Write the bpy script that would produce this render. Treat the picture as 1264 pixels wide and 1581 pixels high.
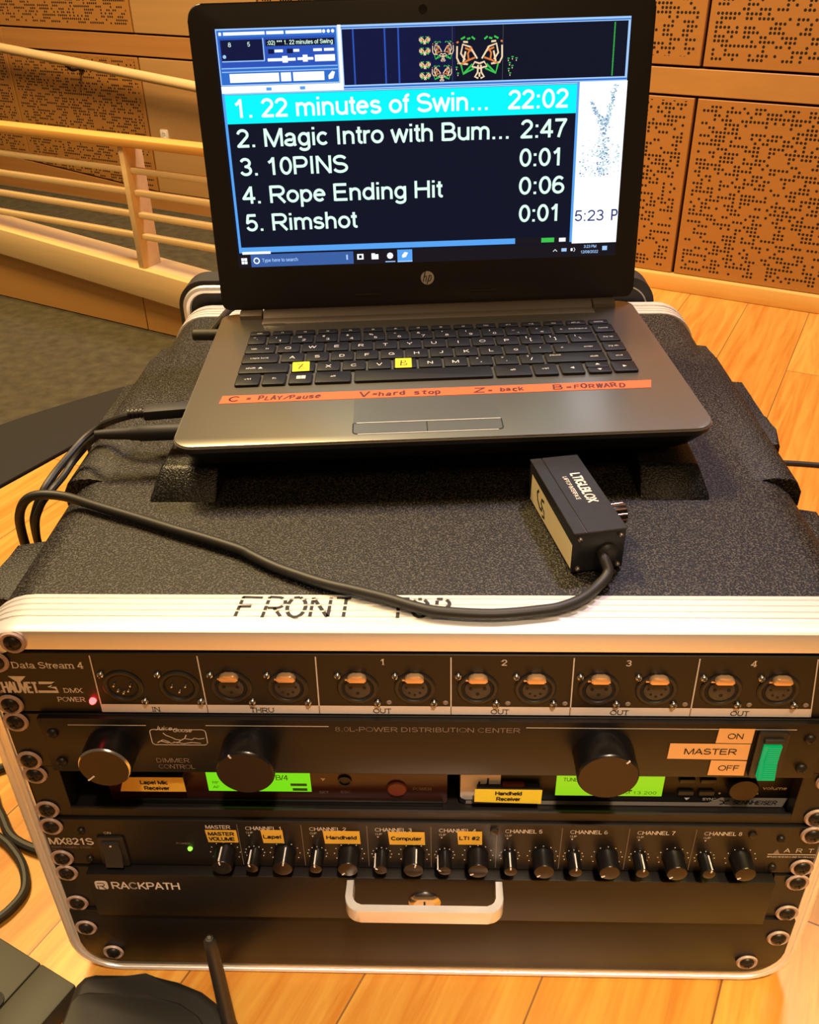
import bpy, bmesh, math, random
from mathutils import Vector, Matrix, Euler

random.seed(7)
PI = math.pi
for o in list(bpy.data.objects):
    bpy.data.objects.remove(o, do_unlink=True)
SC = bpy.context.scene
COL = SC.collection
MM = 0.001
FZ = 300.0            # the floor lies 300 mm under the top edge of the rack opening (z = 0 in rack millimetres)


def W(p):             # rack millimetres -> world metres
    return Vector((p[0] * MM, p[1] * MM, (p[2] + FZ) * MM))


# ------------------------------------------------------------------ camera
cam_d = bpy.data.cameras.new('camera')
cam = bpy.data.objects.new('camera', cam_d)
COL.objects.link(cam)
cam.location = W((7.821, -363.63, 322.83))
cam.rotation_euler = Euler((math.radians(57.335), math.radians(1.025), math.radians(1.598)), 'XYZ')
cam_d.sensor_fit = 'HORIZONTAL'
cam_d.sensor_width = 36.0
cam_d.lens = 36.0 * 1398.69 / 1264.0
cam_d.clip_start = 0.01
SC.camera = cam

# ------------------------------------------------------------------ world, lights, exposure
SC.view_settings.view_transform = 'Standard'
SC.view_settings.look = 'None'
SC.view_settings.exposure = 0.0
SC.view_settings.gamma = 1.0
SC.view_settings.use_curve_mapping = False
world = bpy.data.worlds.new('hall_light')
SC.world = world
world.use_nodes = True
bg = world.node_tree.nodes['Background']
bg.inputs[0].default_value = (1.0, 0.66, 0.34, 1)
bg.inputs[1].default_value = 0.13


def area(name, loc, target, size, power, color):
    d = bpy.data.lights.new(name, 'AREA')
    d.shape = 'DISK'
    d.size = size
    d.energy = power
    d.color = color
    o = bpy.data.objects.new(name, d)
    COL.objects.link(o)
    o.location = W(loc)
    o.rotation_euler = (W(target) - W(loc)).to_track_quat('-Z', 'Y').to_euler()
    return o


area('ceiling_lamp_warm', (-700, 1150, 1900), (0, 150, 0), 0.35, 46, (1.0, 0.72, 0.30))
area('ceiling_lamp_cool', (600, 1000, 2000), (60, 150, 0), 0.30, 34, (0.95, 0.80, 0.95))
area('front_fill_light', (350, -1400, 2200), (0, 100, -150), 0.6, 10, (1.0, 0.62, 0.28))  # added weak warm fill from the viewer's side, not a known lamp
area('ceiling_lamp_wall', (-900, 700, 1900), (-900, 1900, -200), 0.6, 56, (1.0, 0.68, 0.34))


def spot(name, loc, target, power, color, deg, blend=0.6, r=0.06):
    d = bpy.data.lights.new(name, 'SPOT')
    d.energy = power
    d.color = color
    d.spot_size = math.radians(deg)
    d.spot_blend = blend
    d.shadow_soft_size = r
    o = bpy.data.objects.new(name, d)
    COL.objects.link(o)
    o.location = W(loc)
    o.rotation_euler = (W(target) - W(loc)).to_track_quat('-Z', 'Y').to_euler()
    return o


spot('floor_fill_spot', (250, -900, 2000), (40, -250, -300), 330, (1.0, 0.77, 0.54), 22, 0.8)  # added narrow spot that brightens the floor and fronts before the case
spot('stage_spot_yellow', (900, -500, 1900), (190, -90, -300), 90, (1.0, 0.72, 0.10), 9)

# ------------------------------------------------------------------ materials


def newmat(name):
    m = bpy.data.materials.new(name)
    m.use_nodes = True
    nt = m.node_tree
    b = nt.nodes['Principled BSDF']
    return m, nt, b


def mat(name, col, rough=0.5, metal=0.0, spec=0.5, emit=None, es=0.0, noise=0.0, nscale=60.0, bump=0.0, bscale=400.0, coat=0.0, bdist=0.001):
    m, nt, b = newmat(name)
    b.inputs['Base Color'].default_value = (*col, 1)
    b.inputs['Roughness'].default_value = rough
    b.inputs['Metallic'].default_value = metal
    b.inputs['Specular IOR Level'].default_value = spec
    b.inputs['Coat Weight'].default_value = coat
    if emit:
        b.inputs['Emission Color'].default_value = (*emit, 1)
        b.inputs['Emission Strength'].default_value = es
    if noise or bump:
        tc = nt.nodes.new('ShaderNodeTexCoord')
    if noise:
        n = nt.nodes.new('ShaderNodeTexNoise')
        n.inputs['Scale'].default_value = nscale
        n.inputs['Detail'].default_value = 3
        nt.links.new(tc.outputs['Object'], n.inputs['Vector'])
        r = nt.nodes.new('ShaderNodeValToRGB')
        r.color_ramp.elements[0].color = tuple(c * (1 - noise) for c in col) + (1,)
        r.color_ramp.elements[1].color = tuple(min(1, c * (1 + noise)) for c in col) + (1,)
        r.color_ramp.elements[0].position = 0.3
        r.color_ramp.elements[1].position = 0.7
        nt.links.new(n.outputs['Fac'], r.inputs['Fac'])
        nt.links.new(r.outputs['Color'], b.inputs['Base Color'])
    if bump:
        n2 = nt.nodes.new('ShaderNodeTexNoise')
        n2.inputs['Scale'].default_value = bscale
        n2.inputs['Detail'].default_value = 2
        nt.links.new(tc.outputs['Object'], n2.inputs['Vector'])
        bp = nt.nodes.new('ShaderNodeBump')
        bp.inputs['Strength'].default_value = bump
        bp.inputs['Distance'].default_value = bdist
        nt.links.new(n2.outputs['Fac'], bp.inputs['Height'])
        nt.links.new(bp.outputs['Normal'], b.inputs['Normal'])
    return m


def emat(name, col, s=1.0):
    m, nt, b = newmat(name)
    b.inputs['Base Color'].default_value = (0.01, 0.01, 0.01, 1)
    b.inputs['Roughness'].default_value = 0.25
    b.inputs['Specular IOR Level'].default_value = 0.2
    b.inputs['Emission Color'].default_value = (*col, 1)
    b.inputs['Emission Strength'].default_value = s
    return m


def wood(name, col, dark=0.75, grain=(3, 60, 60), rough=0.42, rot=0.0):
    m, nt, b = newmat(name)
    tc = nt.nodes.new('ShaderNodeTexCoord')
    mp = nt.nodes.new('ShaderNodeMapping')
    mp.inputs['Scale'].default_value = grain
    mp.inputs['Rotation'].default_value = (0, 0, rot)
    nt.links.new(tc.outputs['Object'], mp.inputs['Vector'])
    n = nt.nodes.new('ShaderNodeTexNoise')
    n.inputs['Scale'].default_value = 1.0
    n.inputs['Detail'].default_value = 5
    n.inputs['Roughness'].default_value = 0.6
    nt.links.new(mp.outputs['Vector'], n.inputs['Vector'])
    r = nt.nodes.new('ShaderNodeValToRGB')
    r.color_ramp.elements[0].position = 0.32
    r.color_ramp.elements[1].position = 0.68
    r.color_ramp.elements[0].color = tuple(c * dark for c in col) + (1,)
    r.color_ramp.elements[1].color = (*col, 1)
    nt.links.new(n.outputs['Fac'], r.inputs['Fac'])
    nt.links.new(r.outputs['Color'], b.inputs['Base Color'])
    b.inputs['Roughness'].default_value = rough
    return m


def plank_floor(name):
    m, nt, b = newmat(name)
    L = nt.links.new
    tc = nt.nodes.new('ShaderNodeTexCoord')
    mp = nt.nodes.new('ShaderNodeMapping')
    # rows of planks run along (0.433, 0.901); rotate that direction onto the texture's x axis
    mp.vector_type = 'POINT'
    ang = math.atan2(0.901, 0.433)
    mp.inputs['Rotation'].default_value = (0, 0, -ang)
    mp.inputs['Location'].default_value = (0.31, 0.0725, 0)
    L(tc.outputs['Object'], mp.inputs['Vector'])
    br = nt.nodes.new('ShaderNodeTexBrick')
    br.offset = 0.37
    br.inputs['Scale'].default_value = 1.0
    br.inputs['Brick Width'].default_value = 0.75
    br.inputs['Row Height'].default_value = 0.113
    br.inputs['Mortar Size'].default_value = 0.0007
    br.inputs['Mortar Smooth'].default_value = 0.1
    br.inputs['Color1'].default_value = (0.60, 0.30, 0.050, 1)
    br.inputs['Color2'].default_value = (0.74, 0.41, 0.080, 1)
    br.inputs['Mortar'].default_value = (0.24, 0.11, 0.03, 1)
    L(mp.outputs['Vector'], br.inputs['Vector'])
    st = nt.nodes.new('ShaderNodeMapping')
    st.inputs['Scale'].default_value = (5, 75, 1)
    L(mp.outputs['Vector'], st.inputs['Vector'])
    # move the grain from one plank row to the next
    sep = nt.nodes.new('ShaderNodeSeparateColor')
    L(br.outputs['Color'], sep.inputs['Color'])
    add = nt.nodes.new('ShaderNodeVectorMath')
    add.operation = 'ADD'
    cmb = nt.nodes.new('ShaderNodeCombineXYZ')
    mul = nt.nodes.new('ShaderNodeMath')
    mul.operation = 'MULTIPLY'
    mul.inputs[1].default_value = 60
    L(sep.outputs[0], mul.inputs[0])
    L(mul.outputs[0], cmb.inputs[2])
    L(st.outputs['Vector'], add.inputs[0])
    L(cmb.outputs['Vector'], add.inputs[1])
    n = nt.nodes.new('ShaderNodeTexNoise')
    n.inputs['Scale'].default_value = 1.0
    n.inputs['Detail'].default_value = 6
    n.inputs['Roughness'].default_value = 0.62
    n.inputs['Distortion'].default_value = 0.7
    L(add.outputs['Vector'], n.inputs['Vector'])
    r = nt.nodes.new('ShaderNodeValToRGB')
    r.color_ramp.elements[0].position = 0.30
    r.color_ramp.elements[1].position = 0.62
    r.color_ramp.elements[0].color = (0.80, 0.50, 0.28, 1)
    r.color_ramp.elements[1].color = (1, 1, 1, 1)
    L(n.outputs['Fac'], r.inputs['Fac'])
    mx = nt.nodes.new('ShaderNodeMix')
    mx.data_type = 'RGBA'
    mx.blend_type = 'MULTIPLY'
    mx.inputs[0].default_value = 0.9
    L(br.outputs['Color'], mx.inputs[6])
    L(r.outputs['Color'], mx.inputs[7])
    L(mx.outputs[2], b.inputs['Base Color'])
    b.inputs['Roughness'].default_value = 0.34
    return m


def perforated(name, base, pitch=0.0071):
    """wood veneer board with rows of small round sound holes; the holes are dark, their layout random per cell"""
    m, nt, b = newmat(name)
    L = nt.links.new
    N = nt.nodes.new

    def math_(op, a=None, v=None, v2=None):
        k = N('ShaderNodeMath')
        k.operation = op
        if a is not None:
            L(a, k.inputs[0])
        if v is not None:
            if hasattr(v, 'links') or hasattr(v, 'is_linked'):
                L(v, k.inputs[1])
            else:
                k.inputs[1].default_value = v
        return k.outputs[0]
    tc = N('ShaderNodeTexCoord')
    sc = N('ShaderNodeVectorMath')
    sc.operation = 'SCALE'
    sc.inputs[3].default_value = 1.0 / pitch
    L(tc.outputs['Object'], sc.inputs[0])
    fl = N('ShaderNodeVectorMath')
    fl.operation = 'FLOOR'
    L(sc.outputs[0], fl.inputs[0])
    sp = N('ShaderNodeSeparateXYZ')
    L(fl.outputs[0], sp.inputs[0])
    fr = N('ShaderNodeVectorMath')
    fr.operation = 'FRACTION'
    L(sc.outputs[0], fr.inputs[0])
    sf = N('ShaderNodeSeparateXYZ')
    L(fr.outputs[0], sf.inputs[0])
    dx = math_('SUBTRACT', sf.outputs[0], 0.5)
    dz = math_('SUBTRACT', sf.outputs[2], 0.5)
    d2 = math_('ADD', math_('MULTIPLY', dx, dx), math_('MULTIPLY', dz, dz))
    dot = math_('LESS_THAN', d2, 0.36 ** 2)
    cell = N('ShaderNodeCombineXYZ')
    L(sp.outputs[0], cell.inputs[0])
    L(sp.outputs[2], cell.inputs[1])
    wn = N('ShaderNodeTexWhiteNoise')
    wn.noise_dimensions = '2D'
    L(cell.outputs[0], wn.inputs['Vector'])
    # runs of holes along a row: noise stretched along x
    mp = N('ShaderNodeMapping')
    mp.inputs['Scale'].default_value = (0.30, 0.83, 1)
    L(cell.outputs[0], mp.inputs['Vector'])
    nz = N('ShaderNodeTexNoise')
    nz.inputs['Scale'].default_value = 1.0
    nz.inputs['Detail'].default_value = 0.0
    L(mp.outputs[0], nz.inputs['Vector'])
    mix = math_('ADD', math_('MULTIPLY', nz.outputs['Fac'], 1.15), math_('MULTIPLY', wn.outputs['Value'], 0.42))
    on = math_('GREATER_THAN', mix, 0.785)
    hole = math_('MULTIPLY', dot, on)
    # plain margin round every board
    sg = N('ShaderNodeSeparateXYZ')
    L(tc.outputs['Generated'], sg.inputs[0])
    for ch, mg in ((0, 0.022), (2, 0.03)):
        c0 = math_('ABSOLUTE', math_('SUBTRACT', sg.outputs[ch], 0.5))
        hole = math_('MULTIPLY', hole, math_('LESS_THAN', c0, 0.5 - mg))
    mpg = N('ShaderNodeMapping')
    mpg.inputs['Scale'].default_value = (6, 6, 90)
    L(tc.outputs['Object'], mpg.inputs['Vector'])
    g = N('ShaderNodeTexNoise')
    g.inputs['Scale'].default_value = 1.0
    g.inputs['Detail'].default_value = 4
    L(mpg.outputs[0], g.inputs['Vector'])
    r = N('ShaderNodeValToRGB')
    r.color_ramp.elements[0].color = tuple(c * 0.86 for c in base) + (1,)
    r.color_ramp.elements[1].color = (*base, 1)
    L(g.outputs['Fac'], r.inputs['Fac'])
    mx = N('ShaderNodeMix')
    mx.data_type = 'RGBA'
    L(hole, mx.inputs[0])
    L(r.outputs['Color'], mx.inputs[6])
    mx.inputs[7].default_value = (0.012, 0.006, 0.003, 1)
    L(mx.outputs[2], b.inputs['Base Color'])
    b.inputs['Roughness'].default_value = 0.5
    return m


def speckled(name, dark=(0.012, 0.011, 0.010), light=(0.16, 0.15, 0.135), scale=620, th=0.53, rough=0.38, bump=0.5):
    """moulded polyethylene with a fine leather grain"""
    m, nt, b = newmat(name)
    L = nt.links.new
    tc = nt.nodes.new('ShaderNodeTexCoord')
    n = nt.nodes.new('ShaderNodeTexNoise')
    n.inputs['Scale'].default_value = scale
    n.inputs['Detail'].default_value = 1.5
    n.inputs['Roughness'].default_value = 0.55
    L(tc.outputs['Object'], n.inputs['Vector'])
    r = nt.nodes.new('ShaderNodeValToRGB')
    r.color_ramp.elements[0].position = th - 0.07
    r.color_ramp.elements[1].position = th + 0.09
    r.color_ramp.elements[0].color = (*dark, 1)
    r.color_ramp.elements[1].color = (*light, 1)  # pale flecks paint the glints of the grain into the colour
    L(n.outputs['Fac'], r.inputs['Fac'])
    L(r.outputs['Color'], b.inputs['Base Color'])
    b.inputs['Roughness'].default_value = rough
    b.inputs['Specular IOR Level'].default_value = 0.28
    bp = nt.nodes.new('ShaderNodeBump')
    bp.inputs['Strength'].default_value = bump
    bp.inputs['Distance'].default_value = 0.0006
    L(n.outputs['Fac'], bp.inputs['Height'])
    L(bp.outputs['Normal'], b.inputs['Normal'])
    return m


M = {}
M['floor'] = plank_floor('wood_planks')
M['carpet'] = mat('grey_carpet', (0.068, 0.058, 0.033), 0.95, spec=0.1, noise=0.22, nscale=45, bump=0.3, bscale=900)
M['mat'] = mat('dark_rubber', (0.024, 0.022, 0.018), 0.75, spec=0.2)
M['perf'] = perforated('perforated_veneer', (0.43, 0.195, 0.042))
M['veneer'] = wood('plain_veneer', (0.47, 0.27, 0.10), 0.9, (3, 3, 60))
M['veneer_o'] = wood('orange_veneer', (0.46, 0.215, 0.06), 0.85, (2.5, 2.5, 70))
M['veneer_b'] = wood('orange_birch', (0.50, 0.26, 0.075), 0.82, (4, 4, 14))
M['lightwood'] = wood('light_maple', (0.80, 0.57, 0.27), 0.88, (5, 60, 60))
M['trimwood'] = wood('light_base_trim', (0.80, 0.47, 0.13), 0.85, (4, 60, 60))
M['railtop'] = wood('orange_rail', (0.72, 0.37, 0.085), 0.85, (4, 60, 60))
M['insert'] = mat('socket_insert', (0.045, 0.038, 0.034), 0.5)
M['band'] = mat('grey_front_band', (0.26, 0.23, 0.20), 0.4)
M['backing'] = mat('dark_backing', (0.015, 0.009, 0.006), 0.8)
M['black'] = mat('black_plastic', (0.012, 0.011, 0.011), 0.45)
M['dkplastic'] = mat('matt_black_plastic', (0.02, 0.019, 0.018), 0.6)
M['shell'] = speckled('case_shell_grain', (0.003, 0.0025, 0.002), (0.086, 0.078, 0.066), 900, 0.56, 0.5, 0.7)
M['shellpad'] = speckled('case_pad_grain', (0.004, 0.004, 0.004), (0.03, 0.03, 0.03), 800, 0.55, 0.32, 0.7)
M['alu'] = mat('aluminium_trim', (0.94, 0.91, 0.88), 0.30, metal=0.48)
M['alu2'] = mat('brushed_aluminium', (0.88, 0.84, 0.82), 0.32, metal=0.5)
M['panel'] = mat('black_anodised_panel', (0.011, 0.009, 0.008), 0.42, metal=0.15, spec=0.4, noise=0.1, nscale=900)
M['panel2'] = mat('satin_black_panel', (0.011, 0.009, 0.008), 0.38, metal=0.15, spec=0.4)
M['dark'] = mat('dark_cavity', (0.004, 0.004, 0.004), 0.7)
M['print'] = mat('white_print', (0.72, 0.66, 0.60), 0.6)
M['printdim'] = mat('grey_print', (0.26, 0.20, 0.17), 0.6)
M['strip'] = mat('silver_print_band', (0.80, 0.72, 0.68), 0.5)
M['ink'] = mat('black_ink', (0.012, 0.012, 0.014), 0.7)
M['chrome'] = mat('chrome', (0.75, 0.72, 0.70), 0.18, metal=1.0)
M['steel'] = mat('zinc_screw', (0.42, 0.37, 0.33), 0.35, metal=0.9)
M['blackscrew'] = mat('black_oxide_screw', (0.035, 0.030, 0.026), 0.42, metal=0.7)
M['washer'] = mat('nylon_washer', (0.52, 0.37, 0.31), 0.45)
M['tab_lit'] = mat('latch_tab_orange_lit', (0.80, 0.50, 0.26), 0.32, metal=0.6)  # orange light falling on the tabs is put into this metal's colour
M['knobblack'] = mat('knob_black', (0.010, 0.009, 0.009), 0.28, metal=0.3, spec=0.6)
M['knobface'] = mat('turned_knob_face', (0.035, 0.026, 0.020), 0.30, metal=0.7)
M['label'] = mat('amber_label', (0.82, 0.50, 0.06), 0.5)
M['label_y'] = mat('yellow_label', (0.88, 0.74, 0.05), 0.5)
M['label_o'] = mat('tan_label', (0.90, 0.50, 0.20), 0.5)
M['white'] = mat('white_label', (0.86, 0.78, 0.74), 0.5)
M['cream'] = mat('cream_sticker', (0.74, 0.62, 0.38), 0.55)
M['lcd'] = emat('green_lcd', (0.22, 0.85, 0.01), 0.85)
M['lcd2'] = emat('yellow_green_lcd', (0.36, 0.78, 0.015), 0.85)
M['curb'] = wood('half_wall_veneer', (0.70, 0.36, 0.095), 0.88, (2.5, 2.5, 30))
M['lcdink'] = mat('lcd_ink', (0.05, 0.22, 0.01), 0.5)
M['led_r'] = emat('red_led', (1.0, 0.03, 0.03), 14.0)
M['led_g'] = emat('green_led', (0.25, 1.0, 0.05), 2.2)
M['rocker'] = mat('green_rocker', (0.0, 0.07, 0.02), 0.35, spec=0.2, emit=(0.0, 0.62, 0.17), es=0.52)
M['redpl'] = mat('dark_red_plastic', (0.17, 0.03, 0.022), 0.35)
M['maroon'] = mat('maroon_front', (0.060, 0.016, 0.011), 0.3)
M['rubber'] = mat('cable_rubber', (0.022, 0.020, 0.016), 0.5)
M['deck'] = mat('laptop_deck_silver', (0.33, 0.31, 0.275), 0.33, metal=0.9)
M['deckedge'] = mat('laptop_polished_edge', (0.62, 0.57, 0.50), 0.22, metal=0.9)
M['strip_hinge'] = mat('laptop_hinge_cover', (0.17, 0.135, 0.105), 0.5, metal=0.4)
M['bezel'] = mat('laptop_bezel', (0.016, 0.014, 0.013), 0.42)
M['key'] = mat('key_cap', (0.011, 0.011, 0.013), 0.45, spec=0.25)
M['keyprint'] = mat('key_legend', (0.75, 0.72, 0.68), 0.6)
M['tape'] = mat('orange_tape', (0.95, 0.13, 0.035), 0.55)
M['tapeink'] = mat('tape_pen_ink', (0.07, 0.012, 0.015), 0.7)
M['sticky'] = mat('yellow_sticker', (0.93, 0.83, 0.02), 0.55)
M['box'] = mat('interface_box_enamel', (0.013, 0.013, 0.014), 0.4, noise=0.2, nscale=200)
M['copper'] = mat('copper_knob', (0.60, 0.33, 0.22), 0.22, metal=0.9)
M['graybox'] = mat('grey_plastic', (0.040, 0.038, 0.026), 0.6)
M['router'] = mat('router_black', (0.020, 0.018, 0.014), 0.5)
M['outlet'] = mat('outlet_cream', (0.80, 0.74, 0.55), 0.5)
M['paleline'] = mat('pale_seal', (0.62, 0.57, 0.50), 0.5)
# what the laptop screen shows
M['s_bg'] = emat('screen_dark', (0.003, 0.006, 0.020), 1)
M['s_navy'] = emat('screen_navy', (0.004, 0.008, 0.050), 1)
M['s_cyan'] = emat('screen_cyan', (0.0, 0.95, 1.05), 1)
M['s_white'] = emat('screen_white', (0.96, 1.0, 1.1), 1.15)
M['s_text'] = emat('screen_mint_text', (0.72, 1.0, 0.84), 1.1)
M['s_green'] = emat('screen_green', (0.05, 0.55, 0.08), 1)
M['s_blue'] = emat('screen_blue', (0.03, 0.16, 0.62), 1)
M['s_blue2'] = emat('screen_sky_blue', (0.10, 0.38, 0.92), 1)
M['s_ltblue'] = emat('screen_pale_blue', (0.38, 0.62, 1.0), 1)
M['s_line'] = emat('screen_deep_blue', (0.025, 0.09, 0.5), 1)
M['s_search'] = emat('screen_search_blue', (0.045, 0.12, 0.38), 1)
M['s_task'] = emat('screen_taskbar', (0.008, 0.007, 0.012), 1)
M['s_orange'] = emat('screen_orange', (0.75, 0.22, 0.05), 1)
M['s_tan'] = emat('screen_tan', (0.95, 0.72, 0.45), 1)
M['s_grey'] = emat('screen_grey', (0.05, 0.06, 0.07), 1)
M['s_tree'] = emat('screen_tree_blue', (0.42, 0.62, 0.68), 1)
M['s_ink'] = emat('screen_clock_ink', (0.03, 0.04, 0.16), 1)

# ------------------------------------------------------------------ mesh building
ORG = {}
# ---- a small drawn alphabet (strokes on a unit capital height), so that lettering keeps the shapes seen on the things


def _a(cx, cy, rx, ry, a0, a1, n=None):
    n = n or max(4, int(abs(a1 - a0) / 15))
    return [(cx + rx * math.cos(math.radians(a0 + (a1 - a0) * i / n)), cy + ry * math.sin(math.radians(a0 + (a1 - a0) * i / n))) for i in range(n + 1)]


def _o(cx, cy, rx, ry):
    return _a(cx, cy, rx, ry, 90, 450, 28)


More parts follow.
